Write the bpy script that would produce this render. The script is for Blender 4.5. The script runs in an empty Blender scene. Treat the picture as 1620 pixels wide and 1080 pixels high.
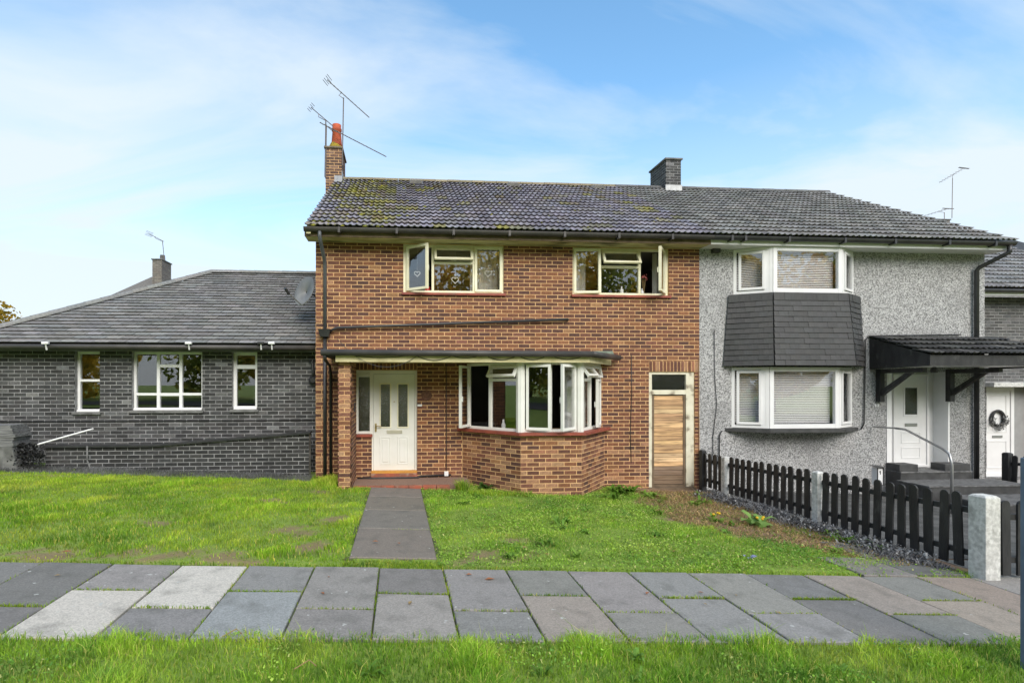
import bpy, math, random
import numpy as np
from mathutils import Matrix, Vector
R = math.radians
random.seed(7); rng = np.random.default_rng(7)
scene = bpy.context.scene
col = scene.collection

# ------------------------------------------------------------------ camera
F_PX, YAW, CY, CAM = 805.0, R(4.0), 608.0, (0.0, -9.88, 1.755)
CX = 632 + F_PX * math.tan(YAW)
cd = bpy.data.cameras.new('camera'); cam = bpy.data.objects.new('camera', cd); col.objects.link(cam)
cam.location = CAM; cam.rotation_euler = (R(90), 0, -YAW)
cd.sensor_width = 36; cd.lens = F_PX / 1620 * 36
cd.shift_x = (810 - CX) / 1620; cd.shift_y = (CY - 540) / 1620
cd.clip_start = .05; cd.clip_end = 3000
scene.camera = cam
def ray(px, py):
    dx = (px - CX) / F_PX; dz = (CY - py) / F_PX
    return (math.sin(YAW) + dx * math.cos(YAW), math.cos(YAW) - dx * math.sin(YAW), dz)
def at(px, py, Y):
    d = ray(px, py); t = (Y - CAM[1]) / d[1]
    return (CAM[0] + d[0] * t, CAM[2] + d[2] * t)
def atx(px, py, X):
    d = ray(px, py); t = (X - CAM[0]) / d[0]
    return (CAM[1] + d[1] * t, CAM[2] + d[2] * t)
def ax(px, Y): return at(px, 600, Y)[0]

# ------------------------------------------------------------------ sky, sun, exposure
SUN_EL, SUN_AZ = R(38), R(166)          # azimuth clockwise from +Y: behind the camera, to the right
w = bpy.data.worlds.new('World'); scene.world = w; w.use_nodes = True
nt = w.node_tree; nt.nodes.clear()
def N(nt, t, **k):
    n = nt.nodes.new(t)
    for a, b in k.items(): setattr(n, a, b)
    return n
sky = N(nt, 'ShaderNodeTexSky', sky_type='NISHITA', sun_disc=False, sun_elevation=SUN_EL, sun_rotation=SUN_AZ)
sky.air_density = 1.0; sky.dust_density = 1.2; sky.ozone_density = 2.0; sky.altitude = 50
tc = N(nt, 'ShaderNodeTexCoord'); sep = N(nt, 'ShaderNodeSeparateXYZ'); nt.links.new(tc.outputs['Generated'], sep.inputs[0])
def M(nt, op, a, b=None, clamp=False):
    n = N(nt, 'ShaderNodeMath', operation=op); n.use_clamp = clamp
    for i, v in enumerate((a, b)):
        if v is None: continue
        if isinstance(v, (int, float)): n.inputs[i].default_value = v
        else: nt.links.new(v, n.inputs[i])
    return n.outputs[0]
zz = M(nt, 'ADD', M(nt, 'MAXIMUM', sep.outputs[2], 0.0), .22)
cmb = N(nt, 'ShaderNodeCombineXYZ')
nt.links.new(M(nt, 'DIVIDE', sep.outputs[0], zz), cmb.inputs[0]); nt.links.new(M(nt, 'DIVIDE', sep.outputs[1], zz), cmb.inputs[1])
mp = N(nt, 'ShaderNodeMapping'); nt.links.new(cmb.outputs[0], mp.inputs[0])
mp.inputs['Rotation'].default_value = (0, 0, R(22)); mp.inputs['Scale'].default_value = (.62, 1.35, 1); mp.inputs['Location'].default_value = (5.6, 2.2, 0)
n1 = N(nt, 'ShaderNodeTexNoise'); n1.inputs['Scale'].default_value = 1.05; n1.inputs['Detail'].default_value = 9; n1.inputs['Roughness'].default_value = .55; n1.inputs['Distortion'].default_value = .9
nt.links.new(mp.outputs[0], n1.inputs['Vector'])
cr = N(nt, 'ShaderNodeValToRGB'); nt.links.new(n1.outputs['Fac'], cr.inputs[0])
cr.color_ramp.elements[0].position = .37; cr.color_ramp.elements[1].position = .61
hz = M(nt, 'SUBTRACT', 1.0, M(nt, 'MULTIPLY', M(nt, 'MAXIMUM', sep.outputs[2], 0.0), 2.1), clamp=True)      # haze towards the horizon
cov = M(nt, 'ADD', M(nt, 'MULTIPLY', cr.outputs[0], .85), M(nt, 'MULTIPLY', hz, .95), clamp=True)
cov = M(nt, 'MULTIPLY', cov, .95)
mixc = N(nt, 'ShaderNodeMix', data_type='RGBA'); nt.links.new(cov, mixc.inputs[0])
hs = N(nt, 'ShaderNodeHueSaturation'); hs.inputs['Saturation'].default_value = 1.12; hs.inputs['Value'].default_value = 1.42; hs.inputs['Hue'].default_value = .488
nt.links.new(sky.outputs[0], hs.inputs['Color']); nt.links.new(hs.outputs[0], mixc.inputs[6])
mixc.inputs[7].default_value = (3.8, 4.25, 4.6, 1)
bg = N(nt, 'ShaderNodeBackground'); bg.inputs['Strength'].default_value = .1
nt.links.new(mixc.outputs[2], bg.inputs['Color'])
nt.links.new(bg.outputs[0], N(nt, 'ShaderNodeOutputWorld').inputs[0])
sd = bpy.data.lights.new('sun', 'SUN'); sd.energy = 1.5; sd.angle = R(40); sd.color = (1, .94, .84)
so = bpy.data.objects.new('sun', sd); col.objects.link(so); so.location = (-5, -20, 25)
sv = Vector((math.sin(SUN_AZ) * math.cos(SUN_EL), math.cos(SUN_AZ) * math.cos(SUN_EL), math.sin(SUN_EL)))
so.rotation_euler = (-sv).to_track_quat('-Z', 'Y').to_euler()
vs = scene.view_settings; vs.view_transform = 'Standard'; vs.look = 'None'; vs.exposure = 1.16; vs.gamma = 1
scene.render.engine = 'CYCLES'

# ------------------------------------------------------------------ materials
def S(r, g, b):
    f = lambda c: (c / 255 / 12.92) if c / 255 <= .04045 else ((c / 255 + .055) / 1.055) ** 2.4
    return (f(r), f(g), f(b), 1)
MATS = {}
def mat(name, c, c2=None, rough=.7, scale=6, bump=0, bscale=40, metal=0, src=None, spec=.5, detail=6, stain=None, stscale=2, stpos=(.5, .7), coord='Object', stretch=(1, 1, 1), vary=.0, sharp=(.35, .65), stain2=None, cells=0):
    """procedural material: base colour (or object colour / vertex colour) broken up by noise, optional stain layer and bump"""
    if name in MATS: return MATS[name]
    m = bpy.data.materials.new(name); m.use_nodes = True; t = m.node_tree; p = t.nodes['Principled BSDF']
    MATS[name] = m
    p.inputs['Roughness'].default_value = rough; p.inputs['Metallic'].default_value = metal; p.inputs['Specular IOR Level'].default_value = spec
    tcn = N(t, 'ShaderNodeTexCoord'); mpn = N(t, 'ShaderNodeMapping'); mpn.inputs['Scale'].default_value = stretch
    if coord == 'World':
        g = N(t, 'ShaderNodeNewGeometry'); t.links.new(g.outputs['Position'], mpn.inputs[0])
    else: t.links.new(tcn.outputs[coord], mpn.inputs[0])
    def noise(sc, d=detail):
        n = N(t, 'ShaderNodeTexNoise'); n.inputs['Scale'].default_value = sc; n.inputs['Detail'].default_value = d
        t.links.new(mpn.outputs[0], n.inputs['Vector']); return n.outputs['Fac']
    def mix(f, a, b, bt='MIX'):
        n = N(t, 'ShaderNodeMix', data_type='RGBA', blend_type=bt)
        for s, v in ((n.inputs[0], f), (n.inputs[6], a), (n.inputs[7], b)):
            if isinstance(v, (tuple, list)): s.default_value = v
            elif isinstance(v, (int, float)): s.default_value = v
            else: t.links.new(v, s)
        return n.outputs[2]
    def ramp(f, a, b):
        n = N(t, 'ShaderNodeMapRange'); n.inputs[1].default_value = a; n.inputs[2].default_value = b; t.links.new(f, n.inputs[0]); return n.outputs[0]
    if src == 'obj':
        base = N(t, 'ShaderNodeObjectInfo').outputs['Color']
    elif src == 'attr':
        a = N(t, 'ShaderNodeAttribute'); a.attribute_name = 'tint'; base = a.outputs['Color']
    else: base = c
    f = ramp(noise(scale), *sharp)
    if cells:                                      # pebbles or aggregate: one random tone per cell
        vo = N(t, 'ShaderNodeTexVoronoi'); vo.inputs['Scale'].default_value = cells; t.links.new(mpn.outputs[0], vo.inputs['Vector'])
        se = N(t, 'ShaderNodeSeparateColor'); t.links.new(vo.outputs['Color'], se.inputs[0]); f = se.outputs[0] if src is None else ramp(se.outputs[0], -.6, 1.6)
    if c2 is not None: out = mix(f, base, c2)
    else:
        lo, hi = 1 - vary, 1 + vary
        out = mix(1.0, base, mix(f, (lo, lo, lo, 1), (hi, hi, hi, 1)), 'MULTIPLY') if (vary or not isinstance(base, tuple)) else base
    if stain:
        out = mix(ramp(noise(stscale, 8), *stpos), out, stain)
    if stain2: out = mix(ramp(noise(stain2[1], 3), *stain2[2]), out, stain2[0])
    if isinstance(out, tuple): p.inputs['Base Color'].default_value = out
    else: t.links.new(out, p.inputs['Base Color'])
    if bump:
        b = N(t, 'ShaderNodeBump'); b.inputs['Strength'].default_value = bump; b.inputs['Distance'].default_value = .01
        t.links.new(noise(bscale), b.inputs['Height']); t.links.new(b.outputs[0], p.inputs['Normal'])
    return m
def glass_mat(name, tint=(1, 1, 1, 1), k=2.0, rough=0.0, ior=1.75):
    m = bpy.data.materials.new(name); m.use_nodes = True; t = m.node_tree; t.nodes.clear()
    o = N(t, 'ShaderNodeOutputMaterial'); mx = N(t, 'ShaderNodeMixShader'); tr = N(t, 'ShaderNodeBsdfTransparent'); gl = N(t, 'ShaderNodeBsdfGlossy')
    tr.inputs[0].default_value = tint; gl.inputs['Roughness'].default_value = rough
    lw = N(t, 'ShaderNodeLayerWeight'); lw.inputs[0].default_value = .5; f0 = .045 * k       # Schlick reflectance, same from both sides
    t.links.new(M(t, 'ADD', M(t, 'MULTIPLY', M(t, 'POWER', lw.outputs['Facing'], 5.0), 1 - f0), f0, True), mx.inputs[0]); t.links.new(tr.outputs[0], mx.inputs[1]); t.links.new(gl.outputs[0], mx.inputs[2]); t.links.new(mx.outputs[0], o.inputs[0])
    if rough:
        n = N(t, 'ShaderNodeTexNoise'); n.inputs['Scale'].default_value = 60; b = N(t, 'ShaderNodeBump'); b.inputs['Strength'].default_value = .6; b.inputs['Distance'].default_value = .01
        tcn = N(t, 'ShaderNodeTexCoord'); t.links.new(tcn.outputs['Object'], n.inputs['Vector']); t.links.new(n.outputs[0], b.inputs['Height']); t.links.new(b.outputs[0], gl.inputs['Normal'])
    MATS[name] = m; return m
GLASS = glass_mat('window_glass', k=2.9); FROST = glass_mat('patterned_glass', (.55, .57, .53, 1), 3.2, .12)
BRICK_O = mat('brick_single', None, src='obj', rough=.85, scale=30, bump=.5, bscale=90, vary=.22)
BRICK_J = mat('brick_joined', None, src='attr', rough=.85, scale=30, bump=.5, bscale=90, vary=.22, stain=(.03, .024, .02, 1), stscale=.9, stpos=(.62, .9))
MORTAR = mat('mortar', S(220, 180, 130), S(192, 150, 106), rough=.95, scale=5, bump=.4, bscale=120)
MORTAR_G = mat('mortar_grey', S(156, 156, 156), S(112, 112, 112), rough=.95, scale=5, bump=.4, bscale=120)
TILE_O = mat('roof_tile_single', None, src='obj', rough=.8, spec=.3, scale=14, bump=.35, bscale=120, vary=.25)
TILE_J = mat('roof_tile_joined', None, src='attr', rough=.8, spec=.3, scale=14, bump=.35, bscale=120, vary=.25)
SLAB_O = mat('paving_stone', None, src='obj', rough=.8, scale=9, bump=.25, bscale=160, vary=.42, cells=110, stain=(.075, .075, .062, 1), stscale=5.0, stpos=(.5, 1.0), coord='World', sharp=(.3, .7), stain2=(S(176, 176, 170), 13, (.70, .74)))
UPVC = mat('white_upvc', (.74, .74, .70, 1), (.68, .68, .63, 1), rough=.35, scale=3)
CREAM = mat('yellowed_upvc', S(232, 228, 204), S(220, 214, 180), rough=.4, scale=3, coord='World')
WHITE = mat('white_plastic', (.76, .76, .76, 1), (.7, .7, .7, 1), rough=.35, scale=3)
CREAMP = mat('cream_paint', S(216, 206, 164), S(196, 186, 140), rough=.6, scale=5, stain=S(120, 112, 80), stscale=3, stpos=(.58, .85), coord='World', bump=.15)
WPAINT = mat('peeling_white_paint', S(214, 210, 190), S(200, 194, 170), rough=.65, scale=5, stain=S(124, 112, 96), stscale=5, stpos=(.54, .66), coord='World', bump=.3)
CONC_M = mat('mossy_soffit', S(206, 198, 150), S(170, 160, 112), rough=.9, scale=2.2, stain=S(60, 54, 38), stscale=1.6, stpos=(.5, .72), coord='World', bump=.3, stretch=(1, 3, 2))
BLACKP = mat('black_plastic', (.022, .022, .024, 1), (.035, .035, .036, 1), rough=.38, scale=6)
GUTTER = mat('weathered_gutter', (.03, .028, .027, 1), (.06, .055, .05, 1), rough=.5, scale=3, coord='World')
GREYP = mat('grey_downpipe', (.10, .105, .115, 1), (.075, .08, .085, 1), rough=.45, scale=5, coord='World')
REDSILL = mat('red_tile_sill', S(150, 74, 56), S(122, 60, 48), rough=.6, scale=7, stain=S(96, 70, 58), stscale=5, stpos=(.6, .8), coord='World', bump=.2)
REDPAINT = mat('worn_red_paint', S(158, 82, 58), S(128, 80, 62), rough=.75, scale=6, stain=S(150, 132, 112), stscale=9, stpos=(.55, .75), coord='World', bump=.3)
FELT = mat('green_felt', S(116, 128, 112), S(88, 98, 86), rough=.9, scale=8, bump=.4, coord='World')
LEAD = mat('lead_flashing', (.33, .34, .36, 1), (.22, .23, .25, 1), rough=.6, scale=9)
PINE = mat('door_plank', None, src='obj', rough=.75, scale=2.2, bump=.3, bscale=24, vary=.2, stretch=(1, 6, 14), stain=S(110, 86, 62), stscale=2.6, stpos=(.5, .72), coord='World', stain2=(S(78, 54, 36), 1.7, (.66, .72)))
GREYWOOD = mat('grey_timber', S(122, 104, 84), S(92, 78, 62), rough=.85, scale=5, bump=.3, bscale=40, coord='World')
DARKROOM = mat('room_paint', (.2, .19, .18, 1), (.17, .16, .15, 1), rough=.9, scale=2)
CURTAIN = mat('pale_curtain', (.5, .5, .48, 1), (.42, .42, .4, 1), rough=.9, scale=4)
BLIND = mat('white_blind', (.78, .78, .78, 1), (.72, .72, .72, 1), rough=.5, scale=4)
DASH = mat('pebbledash', S(90, 90, 90), S(192, 192, 192), rough=.95, cells=60, bump=.6, bscale=60, detail=2, stain=S(116, 116, 116), stscale=1.0, stpos=(.5, .95), coord='World')
HUNG_O = mat('hung_tile', None, src='obj', rough=.6, scale=8, bump=.2, bscale=60, vary=.15)
BLACKW = mat('black_stained_wood', (.013, .013, .014, 1), (.03, .03, .03, 1), rough=.65, scale=9, bump=.3, bscale=60, coord='World', stain=(.085, .085, .08, 1), stscale=12, stpos=(.6, .8), stretch=(1, 1, .35))
CONCP = mat('white_concrete_post', S(212, 212, 208), S(178, 178, 174), rough=.9, scale=26, bump=.5, bscale=70, stain=S(140, 140, 136), stscale=9, stpos=(.55, .75), coord='World')
CONC = mat('grey_concrete', S(120, 120, 118), S(84, 84, 82), rough=.9, scale=6, bump=.4, bscale=70, coord='World')
DARKSTEP = mat('black_step_paint', (.03, .03, .03, 1), (.06, .06, .06, 1), rough=.6, scale=6, coord='World', bump=.2)
STEPTOP = mat('worn_step', S(112, 112, 112), S(74, 74, 74), rough=.85, scale=14, bump=.4, bscale=90, coord='World')
STEEL = mat('grey_steel', (.36, .36, .36, 1), (.3, .3, .3, 1), rough=.35, metal=.6, scale=8)
ALU = mat('aerial_metal', (.13, .12, .115, 1), (.2, .16, .14, 1), rough=.5, metal=.4, scale=8)
DISHM = mat('dish_grey', (.24, .24, .24, 1), (.17, .17, .17, 1), rough=.5, scale=5)
TERRA = mat('terracotta', S(186, 88, 52), S(150, 70, 46), rough=.8, scale=7, bump=.2, coord='World')
MOSS = mat('yellow_moss', S(168, 142, 40), S(112, 104, 42), rough=.95, scale=22, bump=.9, bscale=50, coord='World')
BRASS = mat('brass', (.5, .4, .2, 1), (.4, .3, .15, 1), rough=.35, metal=.8)
LETTER = mat('satin_letter_plate', (.55, .53, .42, 1), (.46, .44, .35, 1), rough=.4, metal=.3)
RED = mat('red_plastic', S(180, 30, 24), S(160, 26, 22), rough=.4)
PINK = mat('pink_petal', S(190, 110, 104), S(160, 84, 80), rough=.7)
DRY = mat('dried_stalk', S(150, 128, 84), S(120, 100, 64), rough=.9)
LEAFB = mat('fallen_leaf', S(150, 96, 58), S(112, 72, 46), rough=.8)
PLAQUE = mat('terracotta_plaque', S(112, 78, 60), S(84, 58, 46), rough=.85, scale=30, bump=1, bscale=40)
BLUEPOST = mat('blue_grey_post_paint', S(98, 112, 136), S(80, 92, 114), rough=.5, scale=4, coord='World')

# ------------------------------------------------------------------ mesh helpers
WM = {}
def link(o, parent, world):
    col.objects.link(o)
    if parent is not None:
        o.parent = parent; o.matrix_basis = WM[parent.name].inverted() @ world
    else: o.matrix_basis = world
    WM[o.name] = world
    return o
T = lambda x, y, z: Matrix.Translation((x, y, z))
RZ = lambda a: Matrix.Rotation(a, 4, 'Z'); RX = lambda a: Matrix.Rotation(a, 4, 'X'); RY = lambda a: Matrix.Rotation(a, 4, 'Y')
def tag(o, label=None, cat=None, group=None, kind=None):
    for k, v in (('label', label), ('category', cat), ('group', group), ('kind', kind)):
        if v: o[k] = v
    return o
def empty(name, x, y, z, label=None, cat=None, group=None, rz=0):
    o = bpy.data.objects.new(name, None); o.empty_display_size = .2
    link(o, None, T(x, y, z) @ RZ(rz)); return tag(o, label, cat, group)
class MB:
    def __init__(s): s.v = []; s.f = []; s.c = []
    def add(s, vs, fs, c=None):
        n = len(s.v); s.v += [tuple(v) for v in vs]; s.f += [tuple(i + n for i in f) for f in fs]
        s.c += [c or (1, 1, 1, 1)] * len(vs); return s
    def box(s, x0, x1, y0, y1, z0, z1, c=None, m=None):
        vs = [(x, y, z) for z in (z0, z1) for y in (y0, y1) for x in (x0, x1)]
        if m is not None: vs = [m @ Vector(v) for v in vs]
        return s.add(vs, [(0, 2, 3, 1), (4, 5, 7, 6), (0, 1, 5, 4), (2, 6, 7, 3), (0, 4, 6, 2), (1, 3, 7, 5)], c)
    def quad(s, *p, c=None): return s.add(p, [tuple(range(len(p)))], c)
    def prism(s, poly, z0, z1, c=None, m=None):
        n = len(poly); vs = [(x, y, z0) for x, y in poly] + [(x, y, z1) for x, y in poly]
        if m is not None: vs = [m @ Vector(v) for v in vs]
        return s.add(vs, [tuple(range(n))[::-1], tuple(range(n, 2 * n))] + [(i, (i + 1) % n, n + (i + 1) % n, n + i) for i in range(n)], c)
    def tube(s, pts, r, n=8, cap=True, c=None):
        pts = [Vector(p) for p in pts]; k = len(pts); rs = r if isinstance(r, (list, tuple)) else [r] * k
        vs = []; ref = None
        for i, p in enumerate(pts):
            d = (pts[min(i + 1, k - 1)] - pts[max(i - 1, 0)]).normalized()
            if ref is None: ref = d.orthogonal().normalized()
            a = (ref - d * ref.dot(d))
            a = a.normalized() if a.length > 1e-5 else d.orthogonal().normalized()
            ref = a; b = d.cross(a)
            vs += [p + (a * math.cos(2 * math.pi * j / n) + b * math.sin(2 * math.pi * j / n)) * rs[i] for j in range(n)]
        fs = [(i * n + j, i * n + (j + 1) % n, (i + 1) * n + (j + 1) % n, (i + 1) * n + j) for i in range(k - 1) for j in range(n)]
        if cap: fs += [tuple(range(n))[::-1], tuple(range((k - 1) * n, k * n))]
        return s.add(vs, fs, c)
    def lathe(s, prof, cx, cy, n=16, c=None):
        vs = [(cx + r * math.cos(2 * math.pi * j / n), cy + r * math.sin(2 * math.pi * j / n), z) for r, z in prof for j in range(n)]; k = len(prof)
        fs = [(i * n + j, i * n + (j + 1) % n, (i + 1) * n + (j + 1) % n, (i + 1) * n + j) for i in range(k - 1) for j in range(n)]
        return s.add(vs, fs + [tuple(range(n))[::-1], tuple(range((k - 1) * n, k * n))], c)
    def mesh(s, name, mt, shift=(0, 0, 0), attr=False, smooth=False):
        me = bpy.data.meshes.new(name)
        a = np.array(s.v, dtype=np.float64) - np.array(shift)
        me.from_pydata(a.tolist(), [], s.f); me.materials.append(mt)
        if attr:
            at_ = me.color_attributes.new('tint', 'FLOAT_COLOR', 'POINT'); at_.data.foreach_set('color', np.array(s.c, dtype=np.float32).ravel())
        if smooth: me.polygons.foreach_set('use_smooth', [True] * len(me.polygons))
        return me
    def build(s, name, mt, parent=None, world=None, attr=False, smooth=False, color=None, bevel=0):
        """verts are world coordinates (world=None: origin put at the base of the shape) or local to the given matrix"""
        if world is None:
            a = np.array(s.v); o = ((a[:, 0].min() + a[:, 0].max()) / 2, (a[:, 1].min() + a[:, 1].max()) / 2, a[:, 2].min())
            me = s.mesh(name, mt, o, attr, smooth); world = T(*o)
        else: me = s.mesh(name, mt, (0, 0, 0), attr, smooth)
        ob = bpy.data.objects.new(name, me)
        if color: ob.color = color
        if bevel:
            b = ob.modifiers.new('bevel', 'BEVEL'); b.width = bevel; b.segments = 2; b.limit_method = 'ANGLE'; b.angle_limit = R(50)
        return link(ob, parent, world)
def rect_minus(rects, o):
    out = []
    for a, b, c, d in rects:
        e, f, g, h = o
        if e >= b or f <= a or g >= d or h <= c: out.append((a, b, c, d)); continue
        if e > a: out.append((a, e, c, d))
        if f < b: out.append((f, b, c, d))
        m0, m1 = max(a, e), min(b, f)
        if g > c: out.append((m0, m1, c, g))
        if h < d: out.append((m0, m1, h, d))
    return out
DK = .8
def jit(c, k=.12):
    v = 1 + random.uniform(-k, k); return (min(1, c[0] * v * random.uniform(.96, 1.04)), min(1, c[1] * v), min(1, c[2] * v * random.uniform(.96, 1.04)), 1)

# ------------------------------------------------------------------ brickwork
RED_BRICKS = [(S(108, 70, 55), 6), (S(120, 78, 58), 6), (S(94, 63, 54), 5), (S(136, 90, 62), 3.5), (S(148, 101, 70), 1.2), (S(126, 83, 66), 3), (S(160, 118, 82), .4)]
TAN_BRICKS = [(S(166, 124, 94), 4), (S(174, 134, 102), 3), (S(156, 110, 82), 3), (S(128, 86, 68), 2)]
GREY_BRICKS = [(S(66, 66, 66), 6), (S(77, 77, 77), 4), (S(54, 54, 54), 4), (S(96, 96, 96), 1.6), (S(124, 124, 124), .4)]
def pick(pal): c = jit(random.choices([p[0] for p in pal], [p[1] for p in pal])[0]); return (c[0] * DK, c[1] * DK, c[2] * DK, 1)
BL, BH, JT, PROUD = .2115, .0615, .0135, .004
def brick_mesh(name, l=BL, h=BH, d=.012):
    mb = MB(); e = .004                                 # slightly chamfered face
    x, z = l / 2, h / 2
    vs = [(-x, d, -z), (x, d, -z), (x, d, z), (-x, d, z), (-x, -PROUD + .0015, -z), (x, -PROUD + .0015, -z), (x, -PROUD + .0015, z), (-x, -PROUD + .0015, z),
          (-x + e, -PROUD, -z + e), (x - e, -PROUD, -z + e), (x - e, -PROUD, z - e), (-x + e, -PROUD, z - e)]
    fs = [(8, 9, 10, 11)] + [(4 + i, 4 + (i + 1) % 4, 8 + (i + 1) % 4, 8 + i) for i in range(4)] + [(i, (i + 1) % 4, 4 + (i + 1) % 4, 4 + i) for i in range(4)]
    mb.add(vs, fs); return mb
BRICK_ME = brick_mesh('brick').mesh('brick', BRICK_O)
class Bricks:
    """collects the bricks of one wall: the ones largest in view become objects, the rest one joined part"""
    def __init__(s): s.full = []; s.cut = MB()
    def panel(s, W, u0, u1, z0, z1, holes, pal, first=0.0, zref=0.0, solid=None):
        k0 = math.floor((z0 - zref) / .075); k = k0
        while zref + k * .075 < z1:
            za, zb = zref + k * .075 + JT / 2, zref + (k + 1) * .075 - JT / 2
            u = u0 - .225 + first + (.1125 if k % 2 else 0)
            while u < u1:
                ua, ub = u + JT / 2, u + .225 - JT / 2
                rs = [(max(ua, u0), min(ub, u1), max(za, z0), min(zb, z1))]
                if rs[0][1] - rs[0][0] > .02 and rs[0][3] - rs[0][2] > .012:
                    for h in holes: rs = rect_minus(rs, h)
                    for r in rs:
                        if r[1] - r[0] < .02 or r[3] - r[2] < .012: continue
                        c = pick(pal((r[0] + r[1]) / 2, (r[2] + r[3]) / 2) if callable(pal) else pal)
                        if abs(r[1] - r[0] - BL) < 1e-4 and abs(r[3] - r[2] - BH) < 1e-4:
                            s.full.append((W @ T((r[0] + r[1]) / 2, 0, (r[2] + r[3]) / 2), c))
                        else: s.piece(W, *r, c)
                u += .225
            k += 1
    def piece(s, W, a, b, c, d, colr):
        m = brick_mesh('b', b - a, d - c); X = W @ T((a + b) / 2, 0, (c + d) / 2)
        s.cut.add([X @ Vector(v) for v in m.v], m.f, colr)
    def soldiers(s, W, u0, u1, z0, z1, pal, parent):
        n = max(1, round((u1 - u0) / .075)); st = (u1 - u0) / n
        me = brick_mesh('lintel_brick', st - .016, z1 - z0 - .006).mesh('lintel_brick', BRICK_O)
        for i in range(n):
            o = bpy.data.objects.new('lintel_brick', me); o.color = pick(pal); link(o, parent, W @ T(u0 + (i + .5) * st, -.002, (z0 + z1) / 2))
    def finish(s, parent, n=300):
        cv = Vector(CAM)
        s.full.sort(key=lambda t: (t[0].translation - cv).length)
        for Wd, c in s.full[:n]:
            o = bpy.data.objects.new('brick', BRICK_ME); o.color = c; link(o, parent, Wd)
        base = brick_mesh('b')
        for Wd, c in s.full[n:]: s.cut.add([Wd @ Vector(v) for v in base.v], base.f, c)
        if s.cut.v: tag(s.cut.build('brickwork', BRICK_J, parent, attr=True), kind='stuff')
def wall_mesh(mb, W, u0, u1, z0, z1, holes, th):
    us = sorted({u0, u1} | {min(max(h[i], u0), u1) for h in holes for i in (0, 1)}); zs = sorted({z0, z1} | {min(max(h[i], z0), z1) for h in holes for i in (2, 3)})
    ins = lambda u, z: any(h[0] < u < h[1] and h[2] < z < h[3] for h in holes)
    q = lambda *p: mb.add([W @ Vector(v) for v in p], [tuple(range(len(p)))])
    for i in range(len(us) - 1):
        for j in range(len(zs) - 1):
            a, b, c, d = us[i], us[i + 1], zs[j], zs[j + 1]
            if ins((a + b) / 2, (c + d) / 2): continue
            q((a, 0, c), (b, 0, c), (b, 0, d), (a, 0, d)); q((b, th, c), (a, th, c), (a, th, d), (b, th, d))
    for a, b, c, d in holes + [(u1, u0, z1, z0)]:
        q((a, 0, c), (a, 0, d), (a, th, d), (a, th, c)); q((b, 0, d), (b, 0, c), (b, th, c), (b, th, d))
        q((a, 0, d), (b, 0, d), (b, th, d), (a, th, d)); q((b, 0, c), (a, 0, c), (a, th, c), (b, th, c))
    return mb

# ------------------------------------------------------------------ roof tiles
def wavy_tile(wd, ln, waves, amp=.016, th=.03, lift=.045):
    mb = MB(); n = waves * 6; top = []; bot = []
    for y in (0, ln):
        for i in range(n + 1):
            x = wd * i / n; ph = (i % 6) / 6; wv = amp * max(-.35, math.cos(2 * math.pi * ph)) 
            z = lift * (1 - y / ln) + wv
            top.append((x, y, z))
    for i in range(n + 1): bot.append((top[i][0], .03, top[i][2] - th))
    vs = top + bot; m = n + 1
    fs = [(i, i + 1, m + i + 1, m + i) for i in range(n)] + [(2 * m + i, 2 * m + i + 1, i + 1, i) for i in range(n)]
    e = len(vs); vs += [(0, ln, top[m][2] - .02), (wd, ln, top[2 * m - 1][2] - .02)]
    fs += [(0, m, e, 2 * m), (n, 2 * m + n, e + 1, m + n)]
    return mb.add(vs, fs)
def flat_tile(wd, ln, th=.028, lift=.034):
    mb = MB(); g = .004
    vs = [(g, 0, lift), (wd - g, 0, lift), (wd - g, ln, .004), (g, ln, .004), (g, .026, lift - th), (wd - g, .026, lift - th), (wd - g, ln, -.012), (g, ln, -.012)]
    return mb.add(vs, [(0, 1, 2, 3), (4, 5, 1, 0), (4, 0, 3, 7), (5, 6, 2, 1)])
class Tiles:
    def __init__(s, proto, name): s.p = proto; s.me = proto.mesh(name, TILE_O); s.L = []; s.name = name; s.j = MB()
    def put(s, W, c): s.L.append((W, c))
    def finish(s, parent, n=300):
        cv = Vector(CAM); s.L.sort(key=lambda t: (t[0].translation - cv).length)
        for Wd, c in s.L[:n]:
            o = bpy.data.objects.new(s.name, s.me); o.color = c; link(o, parent, Wd)
        for Wd, c in s.L[n:]: s.j.add([Wd @ Vector(v) for v in s.p.v], s.p.f, c)
        if s.j.v: tag(s.j.build('tile_courses', TILE_J, parent, attr=True), kind='stuff')

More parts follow.
